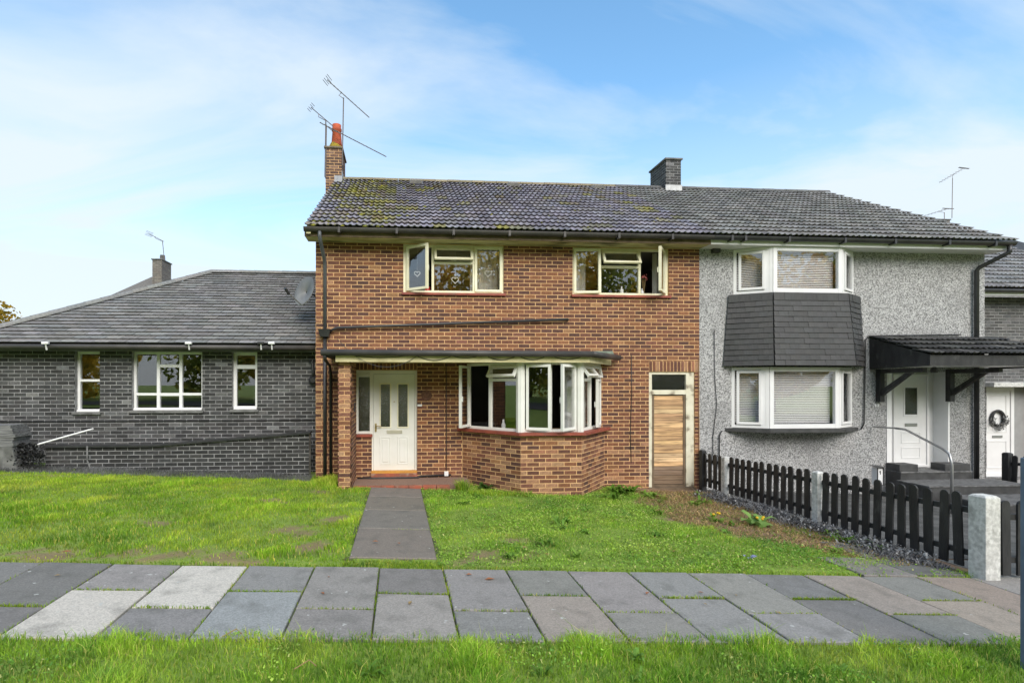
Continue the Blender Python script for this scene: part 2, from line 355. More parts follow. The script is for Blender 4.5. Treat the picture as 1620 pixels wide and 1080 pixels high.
# ------------------------------------------------------------------ windows
def bars(mb, x0, x1, z0, z1, w, y0, y1):
    mb.box(x0, x0 + w, y0, y1, z0, z1).box(x1 - w, x1, y0, y1, z0, z1).box(x0 + w, x1 - w, y0 + .001, y1 - .001, z0, z0 + w).box(x0 + w, x1 - w, y0 + .001, y1 - .001, z1 - w, z1)
    return mb
def pane(parent, W, x0, x1, z0, z1, y=.03, g=None, name='pane'):
    mb = MB(); mb.box(x0, x1, y, y + .006, z0, z1); return mb.build(name, g or GLASS, parent, W)
def window(parent, W, w, h, cells, mt, mull=(), fw=.05, name='window', label=None, trickle=(), sash=.048):
    """frame as the part; sashes, panes, handles and vents as its sub-parts. local x along the wall, -y outwards"""
    mb = MB(); bars(mb, 0, w, 0, h, fw, 0, .07)
    for m in mull: mb.box(m[0], m[1], .002, .068, m[2], m[3])
    fr = mb.build(name, mt, parent, W, bevel=.004)
    if label: fr['label'] = label
    for (x0, x1, z0, z1, kind, ang) in cells:
        if kind == 'F': pane(fr, W, x0, x1, z0, z1); continue
        a = R(ang); cw, ch = x1 - x0, z1 - z0
        if kind == 'L': H = W @ T(x0, -.022, z0) @ RZ(-a); b = (0, cw, 0, ch)
        elif kind == 'R': H = W @ T(x1, -.022, z0) @ RZ(a); b = (-cw, 0, 0, ch)
        else: H = W @ T(x0, -.022, z1) @ RX(-a); b = (0, cw, -ch, 0)
        s = MB(); bars(s, *b, sash, 0, .05); s.build('casement', mt, fr, H, bevel=.004)
        pane(fr, H, b[0] + sash, b[1] - sash, b[2] + sash, b[3] - sash, .022)
        g = MB()
        if kind == 'T': g.box((b[0] + b[1]) / 2 - .05, (b[0] + b[1]) / 2 + .05, .05, .07, b[2] + .012, b[2] + .03)
        else:
            hx = b[1] - .03 if kind == 'L' else b[0] + .012
            g.box(hx, hx + .018, .05, .075, ch * .42, ch * .42 + .1)
        g.build('handle', mt, fr, H)
    for (x0, x1, z0, z1) in trickle:
        t = MB(); t.box(x0, x1, -.04, -.001, z0, z1); t.build('trickle_vent', mt, fr, W, bevel=.004)
    return fr
def blind(parent, W, w, z0, z1, step=.035, y=.14):
    mb = MB(); z = z0
    while z < z1:
        d = .010; mb.add([W @ Vector(p) for p in ((0, y - d, z), (w, y - d, z), (w, y + d, z + .024), (0, y + d, z + .024))], [(0, 1, 2, 3)]); z += step
    return tag(mb.build('venetian_blind', BLIND, parent), kind='stuff')

# ------------------------------------------------------------------ terrain
def sst(t): t = np.clip(t, 0, 1); return t * t * (3 - 2 * t)
def gz(x, y):
    s = .012 + .012 * sst((np.asarray(x) + 3) / 3)
    return -.0415 * np.clip(x, -14, 20) - s * np.clip(np.asarray(y) + 5, 0, 7)
def G(x, y): return float(gz(x, y))
PATCH = [(-2.0, -4.75, .7, .22), (-3.3, -4.8, .9, .2), (-1.6, -4.9, .5, .16), (-1.9, -2.2, .35, .18), (-.9, -3.2, .25, .3), (.95, -4.55, .5, .2), (1.3, -4.0, .35, .15), (-1.3, -1.35, .25, .2),
         (-5.9, -.75, .9, .12), (.62, -4.8, .3, .12), (-.95, -4.4, .45, .25), (-2.9, -3.6, .3, .14), (-1.3, -3.8, .35, .22)]
def dirt(x, y):
    x = np.asarray(x, float); y = np.asarray(y, float)
    edge = np.interp(-y, [0, .9, 2.2, 3.05, 3.55, 3.8, 4.05, 4.7], [4.2, 4.1, 3.75, 3.8, 4.1, 4.5, 4.85, 5.1]) + .12 * np.sin(y * 5.3) + .08 * np.sin(y * 11.1 + x * 4) + .06 * np.sin(x * 23 - y * 17)
    d = sst((x - edge) / .5) * sst((y + 4.95) / .25)
    wob = .3 * np.sin(x * 7.3 + y * 3.1) + .3 * np.sin(x * 13 - y * 11) + .25 * np.sin(x * 29 + y * 23) + .2 * np.sin(x * 41 - y * 37)
    for a, b, c, e in PATCH:
        q = np.sqrt(((x - a) / c) ** 2 + ((y - b) / e) ** 2) + wob
        d = np.maximum(d, .8 * sst((1.15 - q) / .9))
    return d
def ground():
    xs = np.concatenate([[-600, -200, -80, -40, -25, -18, -14, -11.5], np.arange(-10, 14.01, .12), [15, 17, 20, 26, 40, 80, 200, 600]])
    ys = np.concatenate([[-600, -200, -80, -40, -25, -18, -13, -10.5, -9], np.arange(-8, 1.21, .12), [2, 3, 5, 8, 14, 30, 80, 200, 600]])
    X, Y = np.meshgrid(xs, ys); Z = gz(X, Y) + .006 * np.sin(X * 3.1 + Y) * np.cos(Y * 2.7) + .004 * np.sin(X * 9 + Y * 7)
    Z = np.where((Y > -6.42) & (Y < -4.9), gz(X, Y) - .02, Z)
    Z = np.where((Y > 1.0), Z - .15, Z)
    n, m = X.shape; v = np.stack([X, Y, Z], -1).reshape(-1, 3)
    i = np.arange(n * m).reshape(n, m); f = np.stack([i[:-1, :-1], i[:-1, 1:], i[1:, 1:], i[1:, :-1]], -1).reshape(-1, 4)
    me = bpy.data.meshes.new('ground'); me.from_pydata(v.tolist(), [], f.tolist())
    d = dirt(X, Y).ravel(); d = np.maximum(d, ((X > 6.05) & (Y > -5.0) & (Y < 2)).ravel() * 0.6)
    a = me.color_attributes.new('tint', 'FLOAT_COLOR', 'POINT'); a.data.foreach_set('color', np.stack([d, d, d, np.ones_like(d)], -1).astype(np.float32).ravel())
    m_ = bpy.data.materials.new('lawn_soil'); m_.use_nodes = True; t = m_.node_tree; p = t.nodes['Principled BSDF']; p.inputs['Roughness'].default_value = .95
    at_ = N(t, 'ShaderNodeAttribute'); at_.attribute_name = 'tint'; g = N(t, 'ShaderNodeNewGeometry')
    def ns(sc, d=8):
        q = N(t, 'ShaderNodeTexNoise'); q.inputs['Scale'].default_value = sc; q.inputs['Detail'].default_value = d; t.links.new(g.outputs['Position'], q.inputs['Vector']); return q.outputs['Fac']
    def mx(f, a, b):
        q = N(t, 'ShaderNodeMix', data_type='RGBA')
        for s_, v_ in ((q.inputs[0], f), (q.inputs[6], a), (q.inputs[7], b)):
            if isinstance(v_, tuple): s_.default_value = v_
            else: t.links.new(v_, s_)
        return q.outputs[2]
    gr = mx(ns(3), S(98, 126, 44), S(136, 156, 64)); so_ = mx(ns(7), S(122, 98, 78), S(156, 130, 104)); so_ = mx(M(t, 'MULTIPLY', ns(40), .6), so_, S(92, 66, 50))
    t.links.new(mx(at_.outputs['Fac'], gr, so_), p.inputs['Base Color'])
    b = N(t, 'ShaderNodeBump'); b.inputs['Strength'].default_value = .9; b.inputs['Distance'].default_value = .03; t.links.new(ns(28), b.inputs['Height']); t.links.new(b.outputs[0], p.inputs['Normal'])
    me.materials.append(m_); o = bpy.data.objects.new('ground', me); tag(link(o, None, Matrix()), kind='structure')
ground()
SL = math.atan(.0415)
def pavement():
    mb = MB()
    for a in np.arange(-9, 12, 1.5): mb.quad((a, -6.42, G(a, -5) - .012), (a + 1.5, -6.42, G(a + 1.5, -5) - .012), (a + 1.5, -4.98, G(a + 1.5, -5) - .012), (a, -4.98, G(a, -5) - .012))
    JOINT = mat('mossy_joint', S(64, 62, 48), S(92, 108, 44), rough=1, scale=3.5, coord='World', bump=.5)
    pv = mb.build('pavement', JOINT); tag(pv, kind='structure')
    def slab(w, l, th=.05):
        b = MB(); e = .006; x, y = w / 2, l / 2
        vs = [(-x, -y, -th), (x, -y, -th), (x, y, -th), (-x, y, -th), (-x, -y, -e), (x, -y, -e), (x, y, -e), (-x, y, -e), (-x + e, -y + e, 0), (x - e, -y + e, 0), (x - e, y - e, 0), (-x + e, y - e, 0)]
        return b.add(vs, [(8, 9, 10, 11)] + [(4 + i, 4 + (i + 1) % 4, 8 + (i + 1) % 4, 8 + i) for i in range(4)] + [(i, (i + 1) % 4, 4 + (i + 1) % 4, 4 + i) for i in range(4)]).mesh('paving_slab', SLAB_O)
    ms = {.6: slab(.590, .586), .9: slab(.590, .886), .5: slab(.590, .456), .8: slab(.590, .756)}
    greys = [S(116, 114, 110), S(121, 118, 113), S(107, 105, 102), S(127, 124, 118)]; pale = [S(164, 158, 150), S(150, 144, 138)]; brown = [S(130, 122, 113), S(136, 125, 114)]
    special = {(-4, 'n'): pale[0], (-3, 'f'): pale[0], (2, 'n'): brown[0], (7, 'f'): brown[1], (8, 'n'): brown[1], (9, 'f'): brown[1], (-2, 'n'): S(126, 126, 126), (5, 'n'): S(126, 124, 122), (9, 'n'): brown[0], (10, 'n'): brown[1]}
    for k in range(-15, 20):
        xc = -.19 + .605 * (k + .5); far = .6 if k % 2 == 0 else .9
        for which, l, yc in (('f', far, -5.03 - far / 2), ('n', 1.37 - far, -5.03 - far - (1.37 - far) / 2)):
            o = bpy.data.objects.new('paving_slab', ms[round(l + .001, 1)]); o.color = tuple(min(1, v * 1.22) for v in jit(special.get((k, which), random.choice(greys)), .13)[:3]) + (1,)
            link(o, pv, T(xc, yc, G(xc, -5) + .012 + random.uniform(-.006, .007)) @ RY(SL + random.uniform(-.009, .009)) @ RX(random.uniform(-.008, .008)) @ RZ(random.uniform(-.006, .006)))
    # slabs in front of the fence end, behind the footway
    for i in range(2):
        for j in range(2):
            xc, yc = 5.02 + i * .6, -4.72 + j * .6 + i * .06
            if (i, j) == (0, 1): continue
            o = bpy.data.objects.new('paving_slab', ms[.6]); o.color = jit(random.choice(greys), .08); link(o, pv, T(xc, yc, G(xc, yc) + .014) @ RY(SL) @ RX(-.024))
    for i in range(5):
        xc = 6.5 + i * .6; o = bpy.data.objects.new('paving_slab', ms[.6]); o.color = jit(random.choice(greys), .08); link(o, pv, T(xc, -4.72, G(xc, -4.72) + .010) @ RY(SL) @ RX(-.024))
pavement()
def garden_path():
    mb = MB(); mb.quad((-.55, -4.8, G(0, -4.8) + .004 + .02), (.42, -4.8, G(0, -4.8) - .018 + .004), (.42, -.8, G(.42, -.8) + .004), (-.55, -.8, G(-.55, -.8) + .004))
    pth = mb.build('garden_path', MATS['mossy_joint']); tag(pth, kind='structure')
    ys = [-4.76, -3.62, -2.60, -1.62, -.83]
    for i in range(4):
        b = MB(); y0, y1 = ys[i] + .011, ys[i + 1] - .011; x0, x1 = -.50, .375
        pts = [(x0, y0), (x1, y0), (x1, y1), (x0, y1)]; zt = lambda x, y: G(x, y) + .022
        e = .008; ins = [(x0 + e, y0 + e), (x1 - e, y0 + e), (x1 - e, y1 - e), (x0 + e, y1 - e)]
        vs = [(x, y, zt(x, y) - .05) for x, y in pts] + [(x, y, zt(x, y) - e) for x, y in pts] + [(x, y, zt(x, y)) for x, y in ins]
        b.add(vs, [(8, 9, 10, 11)] + [(4 + k, 4 + (k + 1) % 4, 8 + (k + 1) % 4, 8 + k) for k in range(4)] + [(k, (k + 1) % 4, 4 + (k + 1) % 4, 4 + k) for k in range(4)])
        b.build('path_slab', SLAB_O, pth, color=jit(S(118, 111, 101), .09))
garden_path()
mb = MB(); mb.quad((6.14, -4.4, G(6.14, -4.4) + .012), (16, -4.4, G(16, -4.4) + .012), (16, -.0, G(16, 0) + .012), (6.14, -.0, G(6.14, 0) + .012))
tag(mb.build('front_yard', mat('dark_concrete', S(92, 92, 90), S(64, 64, 62), rough=.95, scale=4, bump=.6, bscale=50, coord='World')), kind='structure')
mb = MB(); xs_ = [-90, -14, 20, 90]
for a, b in zip(xs_, xs_[1:]): mb.quad((a, -25, G(a, -10) + .04), (b, -25, G(b, -10) + .04), (b, -19, G(b, -10) + .04), (a, -19, G(a, -10) + .04))
tag(mb.build('road', mat('asphalt', (.05, .05, .052, 1), (.065, .065, .066, 1), rough=.9, scale=3, coord='World')), kind='structure')

# ================================================================== the brick house
XL, XR = -1.60, 6.04                      # flank and party wall
ZS = 4.485                                # underside of the eaves
EY, EZ, RYY, RZZ = -.45, 4.63, 4.1, 7.30  # eaves edge and ridge of both roofs
def rz_at(y): return EZ + (RZZ - EZ) * (y - EY) / (RYY - EY)
I4 = Matrix()
house = empty('brick_house', (XL + XR) / 2, 4, G(2, 0), 'two storey red brick house with open white windows, porch canopy and bay', 'house')
W1 = (ax(638, 0), ax(797, 0), at(638, 462.5, 0)[1], ZS - .005); W2 = (ax(906, 0), ax(1058, 0), at(906, 466, 0)[1], ZS - .005)
DO = (ax(563, 0), ax(660, 0), -.04, 2.035); SIDE_Z = .80
TD = (ax(1026.5, 0), ax(1099, 0), -.36, 2.01)
BX = (1.22, 2.14, 3.245, 4.08); BD = 1.0; BSZ = .905; BTZ = 2.16
BO = (BX[0] + .1, BX[3] - .1, BSZ - .03, BTZ + .04)
door_side = (DO[0], ax(588, 0), -.04, SIDE_Z)          # brick apron under the sidelight
front = MB(); holes = [W1, W2, DO, TD, BO]
wall_mesh(front, I4, XL, XR, -.6, ZS, holes, .26)
wall_mesh(front, I4, door_side[0], door_side[1], -.04, SIDE_Z - .05, [], .2)
splay = math.hypot(BX[1] - BX[0], BD); splay2 = math.hypot(BX[3] - BX[2], BD)
WB = [T(BX[0], 0, 0) @ RZ(math.atan2(-BD, BX[1] - BX[0])), T(BX[1], -BD, 0), T(BX[2], -BD, 0) @ RZ(math.atan2(BD, BX[3] - BX[2]))]
for Wm, l in zip(WB, (splay, BX[2] - BX[1], splay2)): wall_mesh(front, Wm, 0, l, -.6, BSZ - .03, [], .1)
PX0, PX1, PY = -1.062, -.832, -1.0
WP = [T(PX0, PY, 0), T(PX1, PY, 0) @ RZ(R(90)), T(PX0, 0, 0) @ RZ(R(-90))]
for Wm, l in zip(WP, (PX1 - PX0, -PY, -PY)): wall_mesh(front, Wm, 0, l, -.5, 2.15, [], .02)
fw_ = front.build('front_wall', MORTAR, house)
B = Bricks(); SOL1 = (DO[0] - .0, DO[1] + .0, 2.035, 2.235); SOL2 = (TD[0], XR - .02, 2.01, 2.225)
def facade_pal(x, z):
    if z < .6 and x > 4: return RED_BRICKS if random.random() < .8 else TAN_BRICKS
    if x < -1.33: return TAN_BRICKS if random.random() < .55 else RED_BRICKS
    return RED_BRICKS
B.panel(I4, XL, XR, -.45, ZS - .01, holes + [SOL1, SOL2, (BX[0] + .02, BX[3] - .02, -.5, BSZ - .02)], facade_pal, zref=.0)
B.panel(I4, door_side[0] + .004, door_side[1], -.04, SIDE_Z - .05, [], RED_BRICKS)
tanmix = lambda x, z: TAN_BRICKS if random.random() < .3 else RED_BRICKS
B.panel(WB[0], 0.02, splay, -.45, BSZ - .035, [], tanmix); B.panel(WB[1], 0.002, BX[2] - BX[1] - .002, -.45, BSZ - .035, [], tanmix, first=.11); B.panel(WB[2], .0, splay2 - .02, -.45, BSZ - .035, [], tanmix)
pil = lambda x, z: TAN_BRICKS if random.random() < .75 else RED_BRICKS
B.panel(WP[0], 0, PX1 - PX0, -.3, 2.13, [], pil, first=.0); B.panel(WP[1], 0.01, -PY, -.3, 2.13, [], RED_BRICKS); B.panel(WP[2], 0, -PY - .01, -.3, 2.13, [], RED_BRICKS)
B.soldiers(I4, SOL1[0], SOL1[1], SOL1[2] + .004, SOL1[3] - .004, RED_BRICKS, fw_); B.soldiers(I4, SOL2[0], SOL2[1], SOL2[2] + .004, SOL2[3] - .004, TAN_BRICKS + RED_BRICKS[:3], fw_)
B.finish(fw_)
# flanks, back, floors: plain shells that keep the rooms dark
m = MB(); m.box(XL, XL + .25, .262, 8.4, -.6, ZS + .1); m.add([(XL, .262, ZS + .1), (XL, 8.4, ZS + .1), (XL, 8.4, ZS + .3), (XL, RYY, RZZ - .12), (XL, .262, ZS + .3), (XL + .25, .262, ZS + .1), (XL + .25, 8.4, ZS + .1), (XL + .25, 8.4, ZS + .3), (XL + .25, RYY, RZZ - .12), (XL + .25, .262, ZS + .3)],
      [(0, 1, 2, 3, 4), (9, 8, 7, 6, 5), (2, 7, 8, 3), (3, 8, 9, 4)])
m.build('flank_wall', mat('plain_brick', S(112, 74, 60), S(92, 60, 52), rough=.9, scale=6, bump=.3), house)
m = MB(); m.box(XL + .252, XR - .003, 8.15, 8.4, -.6, ZS + .3); m.build('rear_wall', MATS['plain_brick'], house)
m = MB(); m.box(XL + .252, XR - .02, .265, 8.14, 2.3, 2.5); m.box(XL + .252, XR - .02, .265, 8.14, -.25, -.06); m.box(XL + .252, XR - .02, .265, 8.14, ZS + .01, ZS + .06)
m.box(2.55, 2.67, .27, 8.1, 2.5, ZS); m.box(1.1, 1.22, .27, 8.1, -.06, 2.3); m.box(4.4, 4.5, .27, 8.1, -.06, 2.3); m.box(XL + .252, XR - .02, 4.0, 4.1, -.06, 2.29); m.box(XL + .252, XR - .02, 4.0, 4.1, 2.51, ZS)
m.build('floor_and_partitions', DARKROOM, house)

# roof
def roof_slope(parent, name, x0, x1, tl, pal, moss=None, under=None):
    sl = math.atan2(RZZ - EZ, RYY - EY); ln = math.hypot(RZZ - EZ, RYY - EY); rows = 17; g = ln / rows
    m = MB(); m.add([(x0, EY + .02, EZ - .03), (x1, EY + .02, EZ - .03), (x1, RYY, RZZ - .03), (x0, RYY, RZZ - .03), (x0, 8.7, EZ - .03), (x1, 8.7, EZ - .03)], [(0, 1, 2, 3), (3, 2, 5, 4)])
    rf = m.build(name, under or BLACKW, parent)
    tw = .232; tp = wavy_tile(tw, g + .07, 2); ts = Tiles(tp, tl); n = round((x1 - x0) / tw); st = (x1 - x0) / n
    for k in range(rows):
        for i in range(n):
            Wd = T(x0 + i * st, EY - .03, EZ) @ RX(sl) @ T(0, k * g, random.uniform(-.002, .003)) @ RZ(random.uniform(-.004, .004)) @ Matrix.Diagonal((st / tw, 1, 1, 1))
            c = random.choice(pal); c = jit(c, .10)
            if moss: c = moss(x0 + i * st, k / rows, c)
            ts.put(Wd, c)
    ts.finish(rf)
    # half-round ridge tiles
    me = None; L = .33; nr = int((x1 - x0) / L); L = (x1 - x0) / nr
    b = MB(); n = 8; vs = []
    for r in (.13, .11):
        for x in (.004, L - .004):
            for j in range(n + 1):
                a = math.pi * j / n; vs.append((x, -r * math.cos(a), r * .72 * math.sin(a)))
    q = n + 1; b.add(vs, [(j, j + 1, q + j + 1, q + j) for j in range(n)] + [(2 * q + j, j, j + 1, 2 * q + j + 1)[::-1] for j in range(n)] + [(q + j, 3 * q + j, 3 * q + j + 1, q + j + 1)[::-1] for j in range(n)])
    me = b.mesh('ridge_tile', TILE_O)
    for i in range(nr):
        o = bpy.data.objects.new('ridge_tile', me); o.color = jit(S(128, 118, 96) if moss else S(96, 96, 96), .1); link(o, rf, T(x0 + i * L, RYY, RZZ - .005 + random.uniform(-.004, .004)))
    return rf
PURPLE = [S(130, 127, 136), S(139, 136, 144), S(119, 116, 124), S(130, 125, 127)]
GREYT = [S(126, 125, 122), S(136, 135, 132), S(114, 113, 111)]
def mossy(x, v, c):
    d = (x - XL) / 7.6; f = .9 * math.exp(-((d - .10 - .04 * math.sin(9 * v)) / .09) ** 2) * (.35 + .65 * v) + .25 * math.exp(-((d - .88) / .06) ** 2) * v + .12
    if random.random() < f:
        mo = random.choice([S(126, 124, 62), S(142, 136, 58), S(110, 108, 76), S(118, 104, 72)]); t = random.uniform(.3, .9); return tuple(c[i] * (1 - t) + mo[i] * t for i in range(3)) + (1,)
    return c
roof = roof_slope(house, 'roof', XL - .12, XR, 'roof_tile', PURPLE, mossy)
# moss tufts lying in the tile channels
mb = MB(); sl = math.atan2(RZZ - EZ, RYY - EY); ln = math.hypot(RZZ - EZ, RYY - EY)
for i in range(620):
    d = abs(random.gauss(.09, .075)) if i < 300 else random.uniform(0, 1); k = random.randrange(17); v = (k + random.uniform(-.06, .12)) * ln / 17 + .03
    Wd = T(XL + d * 7.5, EY - .03, EZ) @ RX(sl) @ T(0, v, .035); r = random.uniform(.012, .034) * (1.2 if i < 300 else .75)
    pts = [Wd @ Vector((r * 1.4 * math.cos(a), r * math.sin(a), -.014)) for a in np.linspace(0, 2 * math.pi, 6)[:-1]] + [Wd @ Vector((random.uniform(-r, r) * .4, 0, r * .55))]
    mb.add(pts, [(j, (j + 1) % 5, 5) for j in range(5)])
tag(mb.build('moss_tufts', mat('roof_moss', S(134, 130, 44), S(96, 100, 40), rough=1, scale=4, coord='World'), roof), kind='stuff')
for px in (658, 812, 947):            # small dark vent tiles just under the ridge
    x = ax(px, 3.7); m = MB(); Wd = T(x, 3.72, rz_at(3.72) + .07) @ RX(sl)
    m.add([Wd @ Vector(p) for p in ((-.17, -.12, 0), (.17, -.12, 0), (.17, .14, 0), (-.17, .14, 0), (-.12, -.10, .07), (.12, -.10, .07), (.12, .06, .06), (-.12, .06, .06))], [(4, 5, 6, 7), (0, 1, 5, 4), (1, 2, 6, 5), (2, 3, 7, 6), (3, 0, 4, 7)])
    m.build('vent_tile', mat('vent_grey', S(122, 118, 112), S(100, 98, 94), rough=.7), roof)
# eaves: soffit, fascia, gutter
def eaves(parent, x0, x1, sof, fas, gut, brackets, fz=.0):
    m = MB(); m.box(x0, x1, -.36, -.002, ZS, ZS + .06); m.build('soffit', sof, parent)
    m = MB(); m.box(x0, x1, -.385, -.362, ZS - .005, ZS + .14); m.build('fascia', fas, parent)
    m = MB(); n = 10; vs = []
    for x in (x0, x1):
        for j in range(n + 1):
            a = math.pi * j / n; vs.append((x, -.455 - .062 * math.cos(a), ZS + .135 - .075 * math.sin(a)))
        for j in range(n + 1):
            a = math.pi * (n - j) / n; vs.append((x, -.455 - .054 * math.cos(a), ZS + .135 - .066 * math.sin(a)))
    q = 2 * n + 2; m.add(vs, [(j, (j + 1) % q, q + (j + 1) % q, q + j) for j in range(q)] + [tuple(range(q))[::-1], tuple(range(q, 2 * q))])
    g = m.build('gutter', gut, parent, smooth=False)
    for x in brackets:
        k = MB(); k.box(x - .022, x + .022, -.522, -.384, ZS + .04, ZS + .062); k.box(x - .022, x + .022, -.524, -.51, ZS + .06, ZS + .14); k.build('gutter_bracket', gut, g)
    return g
gut = eaves(house, XL - .14, XR - .002, CONC_M, GREYWOOD, GUTTER, [XL + .5 + i * 1.05 for i in range(7)])
# verge board under the gable edge
m = MB(); m.add([(XL - .10, EY, EZ - .12), (XL - .10, RYY, RZZ - .14), (XL - .10, RYY, RZZ - .02), (XL - .10, EY, EZ - .0), (XL - .02, EY, EZ - .12), (XL - .02, RYY, RZZ - .14), (XL - .02, RYY, RZZ - .02), (XL - .02, EY, EZ)], [(0, 1, 2, 3)[::-1], (4, 5, 6, 7), (0, 4, 5, 1), (3, 2, 6, 7), (0, 3, 7, 4)])
m.build('verge_board', CREAMP, house)
# downpipe, hopper, waste pipes
px_ = ax(514, -.07)
m = MB(); m.tube([(px_ - .04, -.455, ZS + .08), (px_ - .04, -.455, ZS - .02), (px_ - .03, -.38, ZS - .12), (px_, -.12, ZS - .36), (px_, -.06, ZS - .45), (px_, -.06, 2.76)], .034, 10)
m.build('downpipe', GREYP, house, smooth=True)
hop = at(518, 531, -.1)[1]
m = MB(); m.add([(px_ - .08, -.15, hop - .02), (px_ + .08, -.15, hop - .02), (px_ + .08, -.01, hop - .02), (px_ - .08, -.01, hop - .02), (px_ - .115, -.19, hop + .12), (px_ + .115, -.19, hop + .12), (px_ + .115, -.01, hop + .12), (px_ - .115, -.01, hop + .12)],
      [(0, 3, 2, 1), (0, 1, 5, 4), (1, 2, 6, 5), (2, 3, 7, 6), (3, 0, 4, 7), (4, 5, 6, 7)]); m.build('hopper', BLACKP, house)
m = MB(); m.tube([(px_, -.06, hop), (px_, -.06, -.05)], .034, 10); m.build('downpipe', BLACKP, house, smooth=True)
a = at(529, 519, -.07); b = at(898, 505, -.07)
m = MB(); m.tube([(px_ + .1, -.07, hop + .09), (a[0], -.07, a[1] - .01), (a[0] + .06, -.07, a[1] + .01), (b[0], -.07, b[1]), (b[0] + .02, -.03, b[1]), (b[0] + .02, .0, b[1])], .025, 8); m.build('waste_pipe', BLACKP, house, smooth=True)
# chimney on the gable
cx0, cx1, cy0, cy1, cz = -1.95, -1.53, 3.75, 4.62, 8.0
def stack(parent, x0, x1, y0, y1, z0, z1, mort, pal, cap, name='chimney'):
    m = MB(); m.box(x0, x1, y0, y1, z0, z1); ch = m.build(name, mort, parent); bb = Bricks()
    bb.panel(T(x0, y0, 0), 0, x1 - x0, z0, z1 - .0, [], pal, zref=z0); bb.panel(T(x1, y0, 0) @ RZ(R(90)), .01, y1 - y0, z0, z1, [], pal, zref=z0); bb.panel(T(x0, y1, 0) @ RZ(R(-90)), 0, y1 - y0 - .01, z0, z1, [], pal, zref=z0)
    bb.finish(ch)
    c = MB(); c.box(x0 - .04, x1 + .04, y0 - .04, y1 + .04, z1, z1 + .05); c.build('cap', cap, ch, bevel=.01); return ch
ch = stack(house, cx0, cx1, cy0, cy1, 5.9, cz, MORTAR, [(S(112, 84, 72), 3), (S(94, 72, 64), 3), (S(128, 102, 88), 1)], mat('old_render', S(120, 108, 92), S(92, 84, 72), rough=.9, scale=9, coord='World'))
m = MB(); m.lathe([(.20, cz + .052), (.18, cz + .14), (.13, cz + .24)], -1.72, 4.0, 12); m.build('flaunching', MOSS, ch)
m = MB(); m.lathe([(.15, cz + .12), (.14, cz + .25), (.115, cz + .56), (.135, cz + .58), (.135, cz + .63), (.115, cz + .65), (.12, cz + .74), (.09, cz + .74), (.09, cz + .6)], -1.69, 4.0, 16); m.build('chimney_pot', TERRA, ch, smooth=True)
m = MB(); m.box(-1.72, cx1 + .012, cy0 - .014, cy0 - .001, 6.95, 7.28); m.box(cx1 + .001, cx1 + .012, cy0, cy1, 7.0, 7.42); m.build('flashing', LEAD, ch)
# ---- windows upstairs
def lx(px, x0, Y=0): return ax(px, Y) - x0
h1 = W1[3] - W1[2]; w1 = W1[1] - W1[0]; WW = T(W1[0], .03, W1[2]); zt = lambda py, z0: at(700, py, 0)[1] - z0
a, b = lx(684.5, W1[0]), lx(750.5, W1[0]); tz = zt(415, W1[2])
window(house, WW, w1, h1, [(.05, a - .015, .03, h1 - .05, 'L', 38), (a + .03, b - .03, tz + .025, h1 - .045, 'T', 22), (a + .025, b - .025, .05, tz - .025, 'F', 0), (b + .01, w1 - .03, .03, h1 - .03, 'R', 0)], CREAM,
       mull=[(a - .02, a + .03, .05, h1 - .05), (b - .03, b + .02, .05, h1 - .05), (a + .03, b - .03, tz - .025, tz + .025)])
h2 = W2[3] - W2[2]; w2 = W2[1] - W2[0]; WW = T(W2[0], .03, W2[2]); a, b = lx(950, W2[0]), lx(1013.5, W2[0]); tz = zt(417, W2[2])
window(house, WW, w2, h2, [(.03, a - .01, .03, h2 - .03, 'L', 7), (a + .03, b - .03, tz + .025, h2 - .045, 'T', 26), (a + .025, b - .025, .05, tz - .025, 'F', 0), (b + .015, w2 - .05, .03, h2 - .05, 'R', 52)], CREAM,
       mull=[(a - .02, a + .03, .05, h2 - .05), (b - .03, b + .02, .05, h2 - .05), (a + .03, b - .03, tz - .025, tz + .025)])
for Wn in (W1, W2):
    m = MB(); m.box(Wn[0] - .03, Wn[1] + .03, -.05, .10, Wn[2] - .05, Wn[2] - .002); m.build('window_sill', REDSILL, house, bevel=.006)
# curtains a little behind the glass
def curtain(x0, x1, z0, z1, y, mt=CURTAIN, parent=house, wv=.03):
    n = max(8, int((x1 - x0) / .02)); m = MB()
    vs = [(x0 + (x1 - x0) * i / n, y + wv * math.sin(i * 1.1) + .01 * math.sin(i * .37), z) for z in (z0, z1) for i in range(n + 1)]
    m.add(vs, [(i, i + 1, n + 2 + i, n + 1 + i) for i in range(n)]); return m.build('curtain', mt, parent, smooth=True)
curtain(W1[0] - .1, W1[0] + .12, W1[2] - .1, W1[3], .34); curtain(W1[1] - .62, W1[1] + .1, W1[2] - .1, W1[3], .36); curtain(W2[0] - .1, W2[0] + .4, W2[2] - .1, W2[3], .36); curtain(W2[1] - .16, W2[1] + .1, W2[2] - .1, W2[3], .36)
